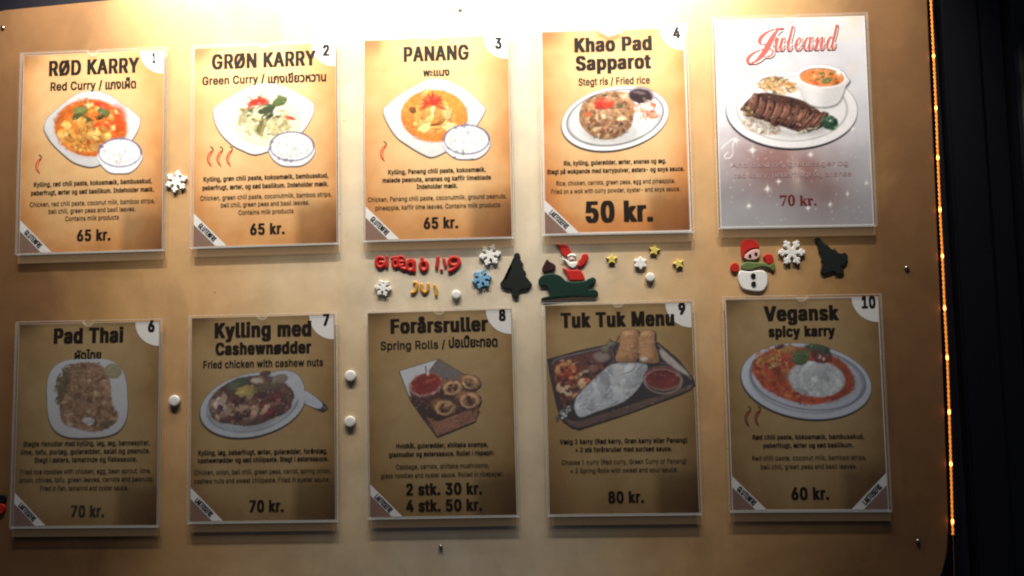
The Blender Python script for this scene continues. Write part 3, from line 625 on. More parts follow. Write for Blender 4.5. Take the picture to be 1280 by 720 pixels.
def dish_rice():
    p = Pic(698, 102, 842, 194); plate(p, 769, 148, 67.5, 39, -11, lip=0.86)
    p.fill(np.abs(p.ell(769, 147, 61, 34, -11)) - 0.7, (90, 90, 100), 1.2, alpha=False)
    m = p.poly([(724, 150), (726, 134), (738, 122), (755, 116), (776, 114), (790, 120), (793, 140), (788, 160), (772, 172), (752, 174), (734, 166)], 5)
    p.fill(m, (168, 128, 96), 1.5, 0.25, 5, 5)
    p.chunks(m, 210, (1.2, 3.2), [(196, 158, 120), (176, 134, 98), (214, 184, 150), (150, 108, 78), (120, 78, 58), (190, 140, 100)], 3, (1, 2), 0.4)
    p.shade(p.poly([(722, 158), (752, 166), (796, 152), (796, 180), (740, 182)], 4), 0.62, 16)
    p.chunks(p.ell(758, 160, 30, 12, -5), 40, (1, 2.4), [(130, 88, 66), (168, 124, 92), (98, 62, 48)], 9, (1, 2), 0.4)
    p.fill(p.ell(802, 119, 17, 10.5, 6), (150, 140, 148), 1.2); p.fill(p.ell(801, 120, 15, 9, 6), (48, 32, 40), 1.6, 0.2, 3, 6); p.blob(799, 116, 8, 2, 8, (104, 84, 92))
    p.strands(p.ell(807, 138, 19, 13, 15), 46, (6, 14), 0.8, [(222, 128, 92), (230, 156, 124), (202, 104, 70), (240, 206, 190)], 6, 120, 20)
    for a in ((756, 129, 11.5, 7.5, 5, (212, 66, 44)), (748, 132, 5, 5, 0, (190, 50, 36)), (761, 125, 5, 3, 0, (236, 120, 96)), (741, 121, 5, 1.2, -30, (50, 54, 40)), (757, 119, 4, 1.6, -20, (60, 66, 40)), (735, 143, 4, 3, 0, (206, 96, 56)), (776, 132, 3, 4, 30, (92, 84, 52)), (781, 120, 5, 4, 0, (214, 192, 160))): p.blob(*a)
    return p
def dish_duck():
    p = Pic(903, 76, 1076, 192); plate(p, 990, 137, 82, 48, 1, (226, 226, 232), 0.84, 2.6)
    p.strands(p.ell(972, 107, 26, 11, 5), 80, (6, 13), 0.9, [(206, 168, 110), (226, 196, 146), (180, 132, 78), (196, 148, 96), (104, 96, 58)], 4, 100, 0)
    p.chunks(p.ell(952, 158, 26, 10, 12), 130, (0.8, 1.8), [(232, 226, 218), (214, 204, 192), (196, 176, 158), (170, 140, 120)], 8, (1.3, 2.2), 0.3)
    body = p.poly([(928, 137), (936, 124), (952, 116), (978, 119), (1004, 126), (1024, 138), (1032, 152), (1018, 163), (998, 165), (966, 154), (942, 147)], 5)
    p.fill(body, (70, 44, 38), 1.5, 0.35, 3, 5); r = random.Random(21)
    for k in range(9):
        t = k / 8; cx, cy = 941 + 82 * t, 131 + 20 * t + 4 * math.sin(3 * t) + r.uniform(-1.5, 1.5); a = 104 + 26 * t + r.uniform(-5, 5); f = r.uniform(0.86, 1.1); L = r.uniform(13, 16.5)
        p.blob(cx + 3.5, cy + 1, L, 6.2, a, (36, 22, 21), 0.1); p.blob(cx, cy, L, 5.0, a, (104 * f, 68 * f, 58 * f), 0.6)
        p.blob(cx - 2.5, cy + r.uniform(-5, 0), L * 0.55, 1.1, a + r.uniform(-6, 6), (150 * f, 108 * f, 94 * f), 0.4, 1.6)
    for k in range(9):
        t = (k + 0.5) / 8.6; cx, cy = 941 + 82 * t, 131 + 20 * t + 4 * math.sin(3 * t); a = math.radians(106 + 24 * t)
        p.line([(cx - 12 * math.cos(a), cy - 12 * math.sin(a)), (cx + 2.2, cy - 0.6), (cx + 12 * math.cos(a), cy + 12 * math.sin(a))], 1.5, (38, 24, 23)); p.line([(cx + 2.2 - 11 * math.cos(a), cy - 11 * math.sin(a)), (cx + 4.2, cy - 0.6), (cx + 2.2 + 9 * math.cos(a), cy + 9 * math.sin(a))], 1.0, (146, 104, 90))
    p.chunks(body, 36, (0.7, 1.6), [(84, 54, 46), (60, 38, 34), (112, 78, 66), (50, 32, 30)], 31, (1.5, 3.5), 0.3, 3)
    p.shade(p.poly([(930, 142), (966, 156), (1000, 166), (1030, 154), (1026, 168), (980, 170), (940, 154)], 4), 0.6, 8)
    p.chunks(p.ell(934, 140, 9, 6, 30), 16, (1.2, 2.6), [(80, 52, 40), (120, 84, 60), (150, 130, 90)], 6, (1, 2), 0.4)
    p.chunks(p.ell(1038, 154, 11, 9, 20), 60, (1.2, 2.8), [(44, 78, 62), (64, 104, 80), (34, 60, 50), (96, 134, 104)], 2, (1, 2), 0.45)
    p.strands(p.ell(1010, 163, 20, 4, -10), 12, (5, 12), 0.6, [(60, 76, 56), (200, 190, 170)], 12, 60, -15)
    cup = [(996.5, 96), (1001, 112), (1007, 126), (1016, 132), (1030, 134), (1044, 131), (1051, 124), (1056, 110), (1058, 97)]
    p.fill(p.poly([(x + 1, y + 2) for x, y in cup], 5), (120, 116, 122), 3); p.fill(p.poly(cup, 5), (218, 218, 224), 1.0)
    p.shade(p.poly([(1032, 104), (1058, 98), (1054, 122), (1042, 133), (1026, 134)], 5), 0.80, 14); p.shade(p.poly([(996, 96), (1004, 104), (1012, 131), (1002, 124)], 5), 0.86, 8)
    p.fill(p.ell(1027, 95.5, 31.5, 14.5, 4), (238, 238, 242), 1.0); p.fill(p.ell(1027.5, 96.5, 28, 11.8, 4), (150, 120, 110), 1.0); p.fill(p.ell(1027.5, 97.5, 27.2, 10.8, 4), (216, 132, 74), 1.2, 0.15, 4, 5)
    p.chunks(p.ell(1028, 98, 25, 9, 4), 26, (1.3, 3), [(232, 160, 100), (206, 108, 54), (110, 110, 62), (190, 84, 50), (96, 92, 54)], 9, (1, 2), 0.4)
    p.blob(1034, 101, 7, 3.5, -20, (104, 110, 66)); p.blob(1049, 91, 4, 3, 0, (236, 232, 228))
    return p
def dish_noodles():
    p = Pic(52, 443, 166, 552); e = p.ell(109, 497.5, 50.5, 49.5, -2, 3.2)
    p.fill(p.ell(109, 499.5, 50.5, 49.5, -2, 3.2), (40, 36, 40), 1.6); p.fill(e, (206, 216, 232), 1.0, 0.04, 3, 20)
    m = p.poly([(78, 470), (88, 457), (110, 453), (130, 460), (138, 480), (140, 505), (148, 520), (140, 532), (118, 540), (96, 536), (78, 528), (74, 505), (72, 485)], 5)
    p.fill(m, (142, 112, 96), 2, 0.3, 5, 6)
    p.strands(m, 190, (6, 14), 1.0, [(180, 146, 122), (150, 116, 96), (196, 164, 140), (122, 90, 76), (164, 128, 106)], 4)
    p.chunks(m, 60, (1.5, 3.5), [(170, 132, 108), (132, 98, 80), (196, 170, 150), (104, 76, 62)], 6, (1, 1.8), 0.4)
    p.fill(p.ell(141.5, 464, 10.5, 9.5, 20), (146, 150, 118), 2.0, 0.1, 3, 5); p.fill(p.ell(141.5, 464, 8, 7, 20), (160, 162, 132), 2.0)
    p.strands(p.ell(77, 483, 8, 22, 12), 40, (8, 18), 0.9, [(84, 88, 64), (66, 72, 50), (112, 116, 84), (48, 54, 38)], 7, 50, 108)
    p.strands(p.ell(90, 462, 14, 7, 0), 10, (6, 12), 0.7, [(80, 84, 60)], 9)
    p.chunks(p.ell(128, 530, 14, 7, 0), 10, (2, 4), [(116, 106, 96), (90, 80, 76)], 4, (1, 2), 0.3)
    p.chunks(p.ell(110, 527, 8, 5), 12, (1.2, 2.4), [(220, 224, 234), (200, 206, 220)], 2, (1, 2), 0.2)
    return p
def dish_cashew():
    p = Pic(244, 456, 416, 556)
    p.fill(p.poly([(378, 494), (385, 491), (408, 507), (405, 515), (398, 513), (386, 506)], 4), (44, 38, 44), 1.6)
    p.fill(p.poly([(376, 491), (384, 489), (401, 502), (403, 508), (398, 511), (382, 505)], 4), (206, 214, 232), 1.0); p.blob(407, 510, 3.5, 2, 20, (96, 84, 84))
    p.fill(p.poly([(340, 468), (358, 463), (374, 470), (381, 488), (372, 500), (350, 490)], 5), (204, 210, 228), 1.0); plate(p, 316, 506, 67, 39, -13, (206, 214, 230), 0.86, 2.2)
    p.fill(p.poly([(346, 470), (362, 466), (374, 476), (380, 492), (364, 500)], 5), (206, 212, 228), 3.0)
    m = p.poly([(262, 515), (264, 498), (280, 482), (304, 472), (336, 470), (358, 480), (368, 494), (362, 508), (344, 522), (316, 532), (286, 530), (270, 526)], 5)
    p.fill(m, (104, 74, 64), 2.0, 0.3, 3, 7)
    p.chunks(m, 120, (2, 5), [(150, 116, 98), (104, 66, 56), (176, 146, 124), (84, 52, 48), (128, 92, 74), (96, 46, 44)], 5, (1.1, 2.2), 0.5)
    p.chunks(p.ell(343, 508, 22, 14, -15), 40, (2, 4.5), [(126, 54, 52), (100, 40, 42), (146, 96, 84), (90, 62, 52)], 8, (1.2, 2.2), 0.45)
    p.chunks(p.ell(276, 510, 14, 14, 0), 24, (2, 4), [(196, 172, 156), (158, 130, 118), (110, 84, 78), (214, 196, 186)], 11, (1.2, 2.2), 0.45)
    for a in ((300, 478, 11, 6, -18, (76, 92, 66)), (292, 483, 8, 5, -20, (92, 100, 76)), (308, 489, 14, 7, -8, (168, 150, 88)), (302, 491, 6, 3, -10, (190, 172, 110)), (332, 467, 7, 3.2, -10, (110, 84, 74)), (322, 476, 9, 4, 0, (190, 176, 168)), (303, 510, 10, 3.4, -12, (190, 160, 138)), (319, 515, 4, 7, 15, (186, 156, 132)), (332, 512, 8, 3.2, -50, (192, 164, 138)), (275, 512, 3.5, 6, 15, (78, 40, 44)), (350, 474, 10, 6, -15, (150, 136, 124)), (336, 484, 18, 5, -5, (98, 84, 68))): p.blob(*a)
    p.shade(m * -1 - 3, 0.75, 6); p.shade(p.poly([(262, 518), (300, 534), (366, 506), (366, 512), (320, 540), (270, 532)], 3), 0.7, 8)
    return p
def dish_rolls():
    p = Pic(494, 444, 606, 551)
    full = [(499, 463.5), (549, 448.5), (580, 468), (600, 500), (598, 512), (595, 527), (547, 546.5), (527, 520), (513, 500)]
    p.fill(p.poly([(x, y + 1) for x, y in full]), (46, 32, 28), 1.4); p.fill(p.poly(full), (94, 62, 54), 1.2, 0.2, 3, 10)
    p.fill(p.poly([(499.5, 464), (547, 449.5), (536, 464), (520, 476), (513, 498), (510, 492)]), (206, 210, 222), 1.0, 0.04, 2, 10); p.fill(p.poly([(549, 449), (580, 468), (572, 478), (556, 482), (536, 466)]), (120, 112, 112), 1.2, 0.06, 4, 10)
    p.fill(p.poly([(512, 490), (524, 476), (560, 478), (566, 498), (544, 520), (528, 520)], 3), (84, 48, 42), 3, 0.2, 5, 8)
    p.fill(p.poly([(516, 498), (550, 514), (596, 512), (590, 524), (547, 530), (530, 522)], 3), (66, 40, 36), 4, 0.2, 5, 6)
    p.fill(p.poly([(533, 521), (548, 527), (598, 508), (595, 526), (547, 545)]), (150, 104, 84), 1.2, 0.1, 4, 8)
    p.fill(p.ell(532.5, 481, 21, 14.5, -16), (196, 150, 140), 1.2); p.fill(p.ell(532.5, 480, 19.4, 12.8, -16), (150, 46, 36), 1.2, 0.15, 3, 6); p.shade(p.ell(530, 476, 14, 6, -16), 0.75, 6); p.blob(538, 476, 8, 2, -18, (186, 84, 66), 0.2)
    p.line([(532, 458), (533, 464), (534, 467)], 1.4, (40, 34, 36)); p.blob(535, 467, 1.5, 3, 0, (220, 220, 226))
    for cx, cy, rx, ry, a in ((567, 485, 13, 9, -20), (589, 478, 11, 9, 10), (588, 501, 13, 10.5, -8), (557, 510, 13, 10, 0)):
        p.blob(cx, cy + 1, rx + 1, ry + 1, a, (60, 34, 26), 0.1); p.blob(cx - 6, cy - 3, rx * 0.9, ry * 0.8, 25, (150, 100, 66), 0.5); p.blob(cx - 3, cy - 1, rx * 0.95, ry * 0.9, 25, (166, 116, 78), 0.5); p.blob(cx, cy, rx, ry, a, (196, 150, 108), 0.5); p.fill(np.abs(p.ell(cx - 2, cy, rx * 0.72, ry * 0.78, a)) - 0.7, (226, 188, 148), 1.2, alpha=False)
        p.fill(p.ell(cx - 1, cy + 1, rx * 0.55, ry * 0.58, a), (92, 54, 38), 2.5, 0.3, 5, 4, False); p.chunks(p.ell(cx - 2, cy + 0.5, rx * 0.66, ry * 0.6, a), 10, (0.9, 2.4), [(120, 74, 50), (176, 130, 92), (74, 44, 32), (190, 146, 108)], int(cx), (1, 2), 0.4)
    return p
def dish_tray():
    p = Pic(680, 405, 872, 542)
    full = [(685, 453), (692, 447), (762, 430), (823, 428), (867, 474), (865, 486), (850, 493), (782, 518), (724, 536.5), (712, 532), (700, 522), (690, 480)]
    p.fill(p.poly([(x, y + 1.5) for x, y in full]), (30, 24, 26), 1.6); p.fill(p.poly(full, 2), (52, 44, 48), 1.4, 0.15, 3, 10)
    p.fill(p.poly([(706, 524), (724, 527), (858, 484), (866, 480), (865, 486), (782, 518), (724, 535), (712, 531)]), (104, 82, 76), 1.2, 0.1, 4, 8)
    q = p.poly([(691, 456), (700, 450), (760, 436), (764, 450), (752, 466), (720, 494), (708, 512), (698, 490)], 3); p.fill(q, (92, 52, 46), 2, 0.3, 5, 8)
    p.chunks(q, 60, (2, 5), [(110, 56, 48), (84, 44, 42), (128, 74, 58), (70, 40, 40)], 6, (1, 2), 0.5)
    for a in ((712, 473, 11, 9, -10, (178, 60, 36)), (700, 462, 6, 8, 20, (206, 148, 96)), (705, 456, 8, 3, -10, (196, 130, 80)), (707, 490, 10, 4.5, 25, (220, 192, 168)), (700, 484, 4, 6, 20, (210, 176, 146)), (727, 481, 3.5, 7, -15, (226, 170, 128)), (734, 476, 7, 3, 20, (206, 120, 90)), (742, 461, 8, 5, -15, (132, 96, 88)), (748, 448, 13, 7, -10, (104, 58, 54)), (696, 473, 3, 4, 0, (150, 84, 60)), (716, 460, 6, 4, 30, (190, 110, 70))): p.blob(*a)
    p.chunks(p.ell(712, 473, 13, 11), 26, (1.2, 3.2), [(190, 70, 40), (150, 44, 30), (206, 100, 60), (120, 40, 32)], 14, (1, 2.2), 0.5)
    p.chunks(p.poly([(694, 456), (712, 450), (744, 468), (724, 492), (704, 500)], 3), 34, (1.2, 3.4), [(214, 160, 112), (120, 60, 48), (196, 120, 80), (90, 44, 40), (226, 196, 166), (150, 70, 50)], 16, (1.1, 2.6), 0.5)
    p.line([(690, 455), (700, 448), (762, 433)], 1.6, (120, 108, 108)); p.line([(764, 436), (766, 452), (742, 474), (716, 500)], 1.5, (104, 90, 90)); p.line([(766, 452), (806, 452), (842, 456)], 1.5, (104, 90, 90)); p.line([(823, 431), (864, 474)], 1.5, (140, 130, 130))
    p.fill(p.poly([(742, 444), (756, 440), (763, 448), (750, 453)], 3), (140, 126, 124), 4)
    r = p.poly([(722, 496), (742, 476), (764, 457), (784, 454), (808, 456), (806, 470), (797, 487), (778, 503), (750, 513), (726, 521), (719, 510)], 4)
    p.fill(r, (196, 204, 216), 1.5, 0.12, 4, 9); p.chunks(r, 330, (0.8, 1.7), [(204, 211, 222), (198, 206, 217), (210, 216, 226), (192, 200, 212)], 5, (1.4, 2.4), 0.12)
    p.chunks(r, 26, (3.5, 7), [(206, 213, 224), (196, 204, 216), (186, 194, 208), (212, 218, 228)], 15, (1.2, 2.0), 0.16, 3); p.strands(r, 14, (10, 24), 0.7, [(166, 174, 190), (176, 184, 198)], 17, 60, -35)
    p.shade(p.poly([(790, 456), (808, 456), (800, 486), (780, 500), (786, 476)], 4), 0.78, 10)
    p.chunks(p.ell(704, 518, 14, 5, -40), 26, (1, 2), [(190, 196, 206), (120, 112, 112), (210, 214, 222)], 5, (1, 2), 0.3)
    p.fill(p.ell(829, 473.5, 24.5, 15.5, 4), (132, 104, 100), 1.2); p.fill(p.ell(828.5, 472.5, 22.5, 13.5, 4), (120, 44, 38), 1.6, 0.15, 3, 8); p.fill(np.abs(p.ell(829, 477, 23, 15, 4)) - 0.6, (176, 150, 148), 1.2, alpha=False); p.shade(p.ell(826, 468, 18, 7, 4), 0.78, 6)
    p.fill(p.poly([(826, 436), (858, 464), (860, 470), (846, 462), (828, 448)], 2), (184, 176, 176), 2, 0.2, 3, 5)
    for x0, x1, x2, x3, t, b in ((776, 798, 796, 770, 412, 451), (800, 818, 824, 800, 413, 452)):
        body = [(x0 + 1, t + 3), ((x0 + x1) / 2, t - 0.5), (x1, t + 2), (x1 + 1, t + 18), (x2, b), ((x2 + x3) / 2, b + 2), (x3, b - 1), (x0 - 1, t + 20)]
        p.fill(p.poly([(x + 2, y + 0.6) for x, y in body], 4), (48, 30, 26), 1.6); p.fill(p.poly(body, 4), (196, 148, 104), 1.2, 0.14, int(x0), 8)
        p.shade(p.poly([(x1 - 4, t), (x1 + 3, t), (x2 + 2, b), (x2 - 7, b)], 3), 0.62, 6); p.blob((x0 + x1) / 2 - 1, t + 5, 7, 3, 0, (214, 170, 128), 0.2); p.shade(p.ell((x2 + x3) / 2, b, 12, 4), 0.6, 5)
    for a in ((764, 430, 6, 3, 0, (126, 120, 104)), (757, 437, 5, 5, 0, (110, 112, 90)), (806, 449, 5, 3, 0, (214, 206, 200))): p.blob(*a)
    p.line([(762, 424), (770, 428), (774, 420)], 1, (90, 86, 80))
    return p
def dish_vegan():
    p = Pic(921, 420, 1097, 532); plate(p, 1008, 476.5, 82, 46.5, 8, (196, 206, 226), 0.86, 2.2)
    p.fill(np.abs(p.ell(1010, 474, 72, 38, 8)) - 0.8, (120, 124, 140), 1.4, alpha=False)
    c = p.poly([(940, 462), (950, 444), (974, 434), (1000, 434), (1030, 440), (1056, 454), (1068, 474), (1066, 488), (1046, 500), (1016, 506), (984, 500), (956, 486), (948, 476)], 5)
    p.fill(c, (186, 82, 46), 2.0, 0.22, 5, 9); p.shade(p.poly([(1030, 440), (1070, 470), (1068, 490), (1040, 502), (1050, 470)], 4), 0.72, 10)
    p.chunks(p.poly([(940, 462), (950, 444), (978, 440), (990, 470), (1000, 496), (972, 494)], 4), 60, (1.8, 4), [(200, 108, 54), (178, 74, 40), (214, 132, 72), (160, 62, 38)], 6, (1.1, 2.2), 0.4)
    r = p.ell(1021, 474, 35, 22.5, 5); p.fill(r, (196, 206, 214), 2.5, 0.08, 3, 8); p.chunks(r, 260, (0.7, 1.5), [(204, 213, 222), (198, 207, 217), (211, 219, 227), (190, 199, 210)], 5, (1.3, 2.3), 0.12); p.chunks(r, 16, (3, 6), [(206, 214, 224), (196, 205, 216), (212, 219, 228)], 15, (1.2, 2.0), 0.14, 3); p.shade(p.poly([(984, 466), (1000, 494), (1040, 498), (1020, 500), (990, 490)], 4), 0.8, 8)
    p.strands(p.ell(965, 446, 22, 14, -15), 70, (5, 12), 0.9, [(206, 150, 80), (222, 178, 112), (180, 110, 56), (190, 90, 50)], 3, 160, 90)
    for a in ((975, 434, 6, 3, -20, (90, 56, 44)), (988, 438, 9, 7, 0, (172, 130, 76)), (984, 446, 8, 4, -10, (190, 84, 54)), (1001, 446, 12, 9, -15, (104, 120, 70)), (1000, 450, 10, 7, 0, (88, 106, 64)), (1022, 436, 16, 5.5, 8, (74, 92, 64)), (1028, 446.5, 13, 8, 6, (122, 50, 46)), (1022, 442, 8, 4, 0, (100, 48, 42)), (1032, 440, 8, 3.5, 20, (66, 80, 58)), (1025, 446, 1.8, 2.6, 10, (226, 214, 214)), (1030, 449, 1.6, 2.2, 0, (220, 190, 190)), (962, 456, 3, 1.5, 30, (70, 44, 36)), (970, 460, 4, 2, -30, (110, 56, 40))): p.blob(*a)
    return p
DISH = [dish_red, dish_green, dish_panang, dish_rice, dish_duck, dish_noodles, dish_cashew, dish_rolls, dish_tray, dish_vegan]
LABEL = ['menu sheet reading RØD KARRY 65 kr. with orange curry and rice bowl', 'menu sheet reading GRØN KARRY with pale green curry and three chilies',
         'menu sheet reading PANANG with yellow orange curry topped with red pepper', 'menu sheet reading Khao Pad Sapparot with a plate of fried rice',
         'silvery menu sheet reading Juleand with sliced duck beside a cup of soup', 'menu sheet reading Pad Thai with noodles on a square white plate',
         'menu sheet reading Kylling med Cashewnødder with an oval plate and spoon', 'menu sheet reading Forårsruller with rolls in a paper carton',
         'menu sheet reading Tuk Tuk Menu with a black tray of rice and rolls', 'menu sheet reading Vegansk spicy karry with white rice on red curry']
SHEETS = []
for i in range(10):
    make_holder(i)
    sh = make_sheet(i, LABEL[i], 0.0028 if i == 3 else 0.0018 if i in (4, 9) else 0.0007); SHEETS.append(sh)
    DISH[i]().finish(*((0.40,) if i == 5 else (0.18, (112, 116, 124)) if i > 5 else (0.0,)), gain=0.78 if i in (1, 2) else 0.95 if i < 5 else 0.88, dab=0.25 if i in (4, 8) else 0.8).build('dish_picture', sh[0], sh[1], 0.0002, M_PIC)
HV = dict(bold=HEAVY); BD = dict(bold=BOLD)
def TX(*a, **k): return (a, k)
TH = lambda s, x0, x1, y0, y1: TX(s, x0, x1, y1, 0, font='thai', bold=(0.026, 0.013), slabs=60, whole=True, box_h=y1 - y0)
# 1
s, v, pw, ph = SHEETS[0]
words(s, v, 'title', [TX('RØD KARRY', 61, 173.5, 92.3, 17.2, **BD)])
words(s, v, 'subtitle', [TX('Red Curry /', 63, 127.5, 112, 9.6, bold=SEMI), TH('แกงเผ็ด', 131.5, 170, 97.5, 111)])
number(s, v, pw, ph, '1', 192.3, 72.5, 4.5, 11.5); chilies(s, v, [(47.5, 206)], 24)
para(s, v, [('Kylling, rød chili paste, kokosmælk, bambusskud,', 42, 189.6, 231), ('peberfrugt, ærter og sød basilikum. Indeholder mælk.', 38.5, 192, 241.5)],
     [('Chicken, red chili paste, coconut milk, bamboo strips,', 37, 193, 256), ('bell chili, green peas and basil leaves.', 60.6, 169, 265.3), ('Contains milk products', 81.5, 148.5, 275)])
words(s, v, 'price', [TX('65 kr.', 96, 138, 300.4, 12.7, **BD)]); ribbon(s, pw, ph, 'GLUTENFRI')
# 2
s, v, pw, ph = SHEETS[1]
words(s, v, 'title', [TX('GRØN KARRY', 264.6, 394.8, 83.6, 17.2, **BD)])
words(s, v, 'subtitle', [TX('Green Curry /', 252.7, 330.6, 104.6, 9.6, bold=SEMI), TH('แกงเขียวหวาน', 334.8, 407.7, 90.4, 102.8)])
number(s, v, pw, ph, '2', 407.7, 63, 8.5, 12.5); chilies(s, v, [(262, 196.5), (274, 196.5), (286, 196.3)], 25)
para(s, v, [('Kylling, grøn chili paste, kokosmælk, bambusskud,', 254, 410, 224.2), ('peberfrugt, ærter, og sød basilikum. Indeholder mælk.', 252.7, 410, 234.8)],
     [('Chicken, green chili paste, coconutmilk, bamboo strips,', 250, 414, 247.9), ('bell chili, green peas and basil leaves.', 276, 386.5, 257.3), ('Contains milk products', 298, 366.7, 267.2)])
words(s, v, 'price', [TX('65 kr.', 312.5, 355.8, 292.5, 12.7, **BD)]); ribbon(s, pw, ph, 'GLUTENFRI')
# 3
s, v, pw, ph = SHEETS[2]
words(s, v, 'title', [TX('PANANG', 504.6, 586, 75.3, 17.4, **BD)]); words(s, v, 'subtitle', [TH('พะแนง', 529, 562, 87.5, 95)])
number(s, v, pw, ph, '3', 623, 54, 8.5, 12.8); chilies(s, v, [(478.5, 190)], 25)
para(s, v, [('Kylling, Panang chili paste, kokosmælk,', 485, 607, 216), ('malede peanuts, ananas og kaffir limeblade', 478, 613.5, 226), ('Indeholder mælk.', 520.8, 572, 235.2)],
     [('Chicken, Panang chili paste, coconutmilk, ground peanuts,', 459.5, 632.7, 249.8), ('pineapple, kaffir lime leaves. Contains milk products', 469, 625, 260.5)])
words(s, v, 'price', [TX('65 kr.', 529.6, 572.7, 285, 13, **BD)]); ribbon(s, pw, ph, 'GLUTENFRI')
# 4
s, v, pw, ph = SHEETS[3]
words(s, v, 'title', [TX('Khao Pad', 718, 815, 63.4, 16.8, **HV), TX('Sapparot', 719.6, 814, 86.2, 16.8, **HV)]); words(s, v, 'subtitle', [TX('Stegt ris / Fried rice', 723, 812.3, 105.4, 8.6, bold=(0.026, 0.006))])
number(s, v, pw, ph, '4', 846, 41, 9.5, 13)
para(s, v, [('Ris, kylling, gulerødder, ærter, ananas og æg.', 704.6, 832.7, 205), ('Stegt på wokpande med karrypulver, østers- og soya sauce.', 683.5, 855, 215.3)],
     [('Rice, chicken, carrots, green peas, egg and pineapple.', 695, 843.8, 230), ('Fried on a wok with curry powder, oyster- and soya sauce.', 689, 850, 240.2)])
words(s, v, 'price', [TX('50 kr.', 732, 816.5, 276.6, 24.5, **HV)]); ribbon(s, pw, ph, 'LAKTOSEFRI')
# 5
s, v, pw, ph = SHEETS[4]
k = Ink(s, v, 0.00030); SC = dict(font='math', bold=(0.03, 0.02))
def script(k, dx, dy, bold):
    R = layout('𝓙', 'math', bold, 60); k.line('𝓙', 932.5 + dx, 981 + dx, 79.5 + dy, 0, font='math', bold=bold, box_h=44); k.line('𝓾𝓵𝓮𝓪𝓷𝓭', 968 + dx, 1049 + dx, 63.0 + dy, 0, font='math', bold=bold, box_h=31)
script(k, 1.1, 1.3, (0.03, 0.02)); k.build('title_shadow', M_DARKRED)
k = Ink(s, v, 0.00036); script(k, 0, 0, (0.034, 0.024)); k.build('title_outline', M_WHITEINK)
k = Ink(s, v, 0.00042); script(k, 0, 0, (0.004, 0.002)); k.build('title', M_REDINK)
k = Ink(s, v, 0.0004); k.line('And med ris, grøntsager og', 914, 1060, 208, 6, bold=(0.006, 0.0)); k.line('rød karry, peberfrugt og ananas', 918, 1064, 221, 6, bold=(0.006, 0.0)); k.build('description', M_ROSE)
words(s, v, 'price', [TX('𝟕𝟎 𝐤𝐫.', 975, 1020.5, 256.5, 12, font='math', bold=(0.006, 0.0))], M_DARKRED)
# 6
s, v, pw, ph = SHEETS[5]
words(s, v, 'title', [TX('Pad Thai', 67, 154, 428, 16.8, **HV)]); words(s, v, 'subtitle', [TH('ผัดไทย', 93, 126.5, 437.3, 448.5)]); number(s, v, pw, ph, '6', 189, 408, 8.5, 12.8)
para(s, v, [('Stegte risnudler med kylling, løg, æg, bønnespirer,', 29, 187, 556.7), ('lime, tofu, purløg, gulerødder, salat og peanuts.', 25.5, 187.5, 566.8), ('Stegt i østers, tamarinde og fiskesauce.', 42.7, 171, 577)],
     [('Fried rice noodles with chicken, egg, bean sprout, lime,', 25, 188, 591.7), ('onion, chives, tofu, green leaves, carrots and peanuts.', 24, 191, 602), ('Fried in fish, tamarind and oyster sauce.', 50, 160, 612.7)], M_INKGLARE)
words(s, v, 'price', [TX('70 kr.', 88.5, 130, 645.6, 12.6, **BD)], M_INKGLARE); ribbon(s, pw, ph, 'LAKTOSEFRI', size=0.047)
# 7
s, v, pw, ph = SHEETS[6]
words(s, v, 'title', [TX('Kylling med', 268, 389, 420.5, 16.8, **HV), TX('Cashewnødder', 269, 389, 442, 13.6, **HV)]); words(s, v, 'subtitle', [TX('Fried chicken with cashew nuts', 253.8, 403.5, 458.6, 8.4, bold=(0.026, 0.006))]); number(s, v, pw, ph, '7', 407.7, 400, 8, 12.8)
para(s, v, [('Kylling, løg, peberfrugt, ærter, gulerødder, forårsløg,', 247.5, 408.8, 567.5), ('cashewnødder og sød chilipaste. Stegt i østerssauce.', 247, 410, 577)],
     [('Chicken, onion, bell chili, green peas, carrot, spring onion,', 242.5, 413, 592), ('cashew nuts and sweet chilipaste. Fried in oyster sauce.', 242.5, 412, 602.8)])
words(s, v, 'price', [TX('70 kr.', 311.5, 354.6, 639.4, 13, **BD)]); ribbon(s, pw, ph, 'LAKTOSEFRI', size=0.047)
# 8
s, v, pw, ph = SHEETS[7]
words(s, v, 'title', [TX('Forårsruller', 488, 610, 414.6, 16.2, **HV)]); words(s, v, 'subtitle', [TX('Spring Rolls /', 475.6, 556.5, 436, 9.4, bold=(0.02, 0.004)), TH('ปอเปี๊ยะทอด', 561, 622, 419.5, 433.8)]); number(s, v, pw, ph, '8', 628, 394, 8.5, 12.8)
para(s, v, [('Hvidkål, gulerødder, shiitake svampe,', 495, 610, 559), ('glasnudler og østerssauce. Rullet i rispapir.', 486, 618, 569.6)],
     [('Cabbage, carrots, shiitake mushrooms,', 495, 611, 585.2), ('glass noodles and oyster sauce. Rolled in ricepaper.', 476, 629, 596)])
words(s, v, 'price', [TX('2 stk. 30 kr.', 507.5, 602.7, 617.8, 13, **BD), TX('4 stk. 50 kr.', 507.5, 602.7, 638.4, 13, **BD)]); ribbon(s, pw, ph, 'LAKTOSEFRI', size=0.045)
# 9
s, v, pw, ph = SHEETS[8]
words(s, v, 'title', [TX('Tuk Tuk Menu', 700.8, 842.9, 407.5, 16.8, **HV)]); number(s, v, pw, ph, '9', 852.6, 386, 9, 13)
para(s, v, [('Vælg 1 karry (Rød karry, Grøn karry eller Panang)', 699.5, 858.8, 553.7), ('+ 2 stk forårsruller med sur/sød sauce.', 719, 840, 564)],
     [('Choose 1 curry (Red curry, Green Curry or Panang)', 702, 858, 579.6), ('+ 2 Spring Rolls with sweet and sour sauce.', 713, 847, 590.2)])
words(s, v, 'price', [TX('80 kr.', 760.4, 805, 628, 13, **BD)])
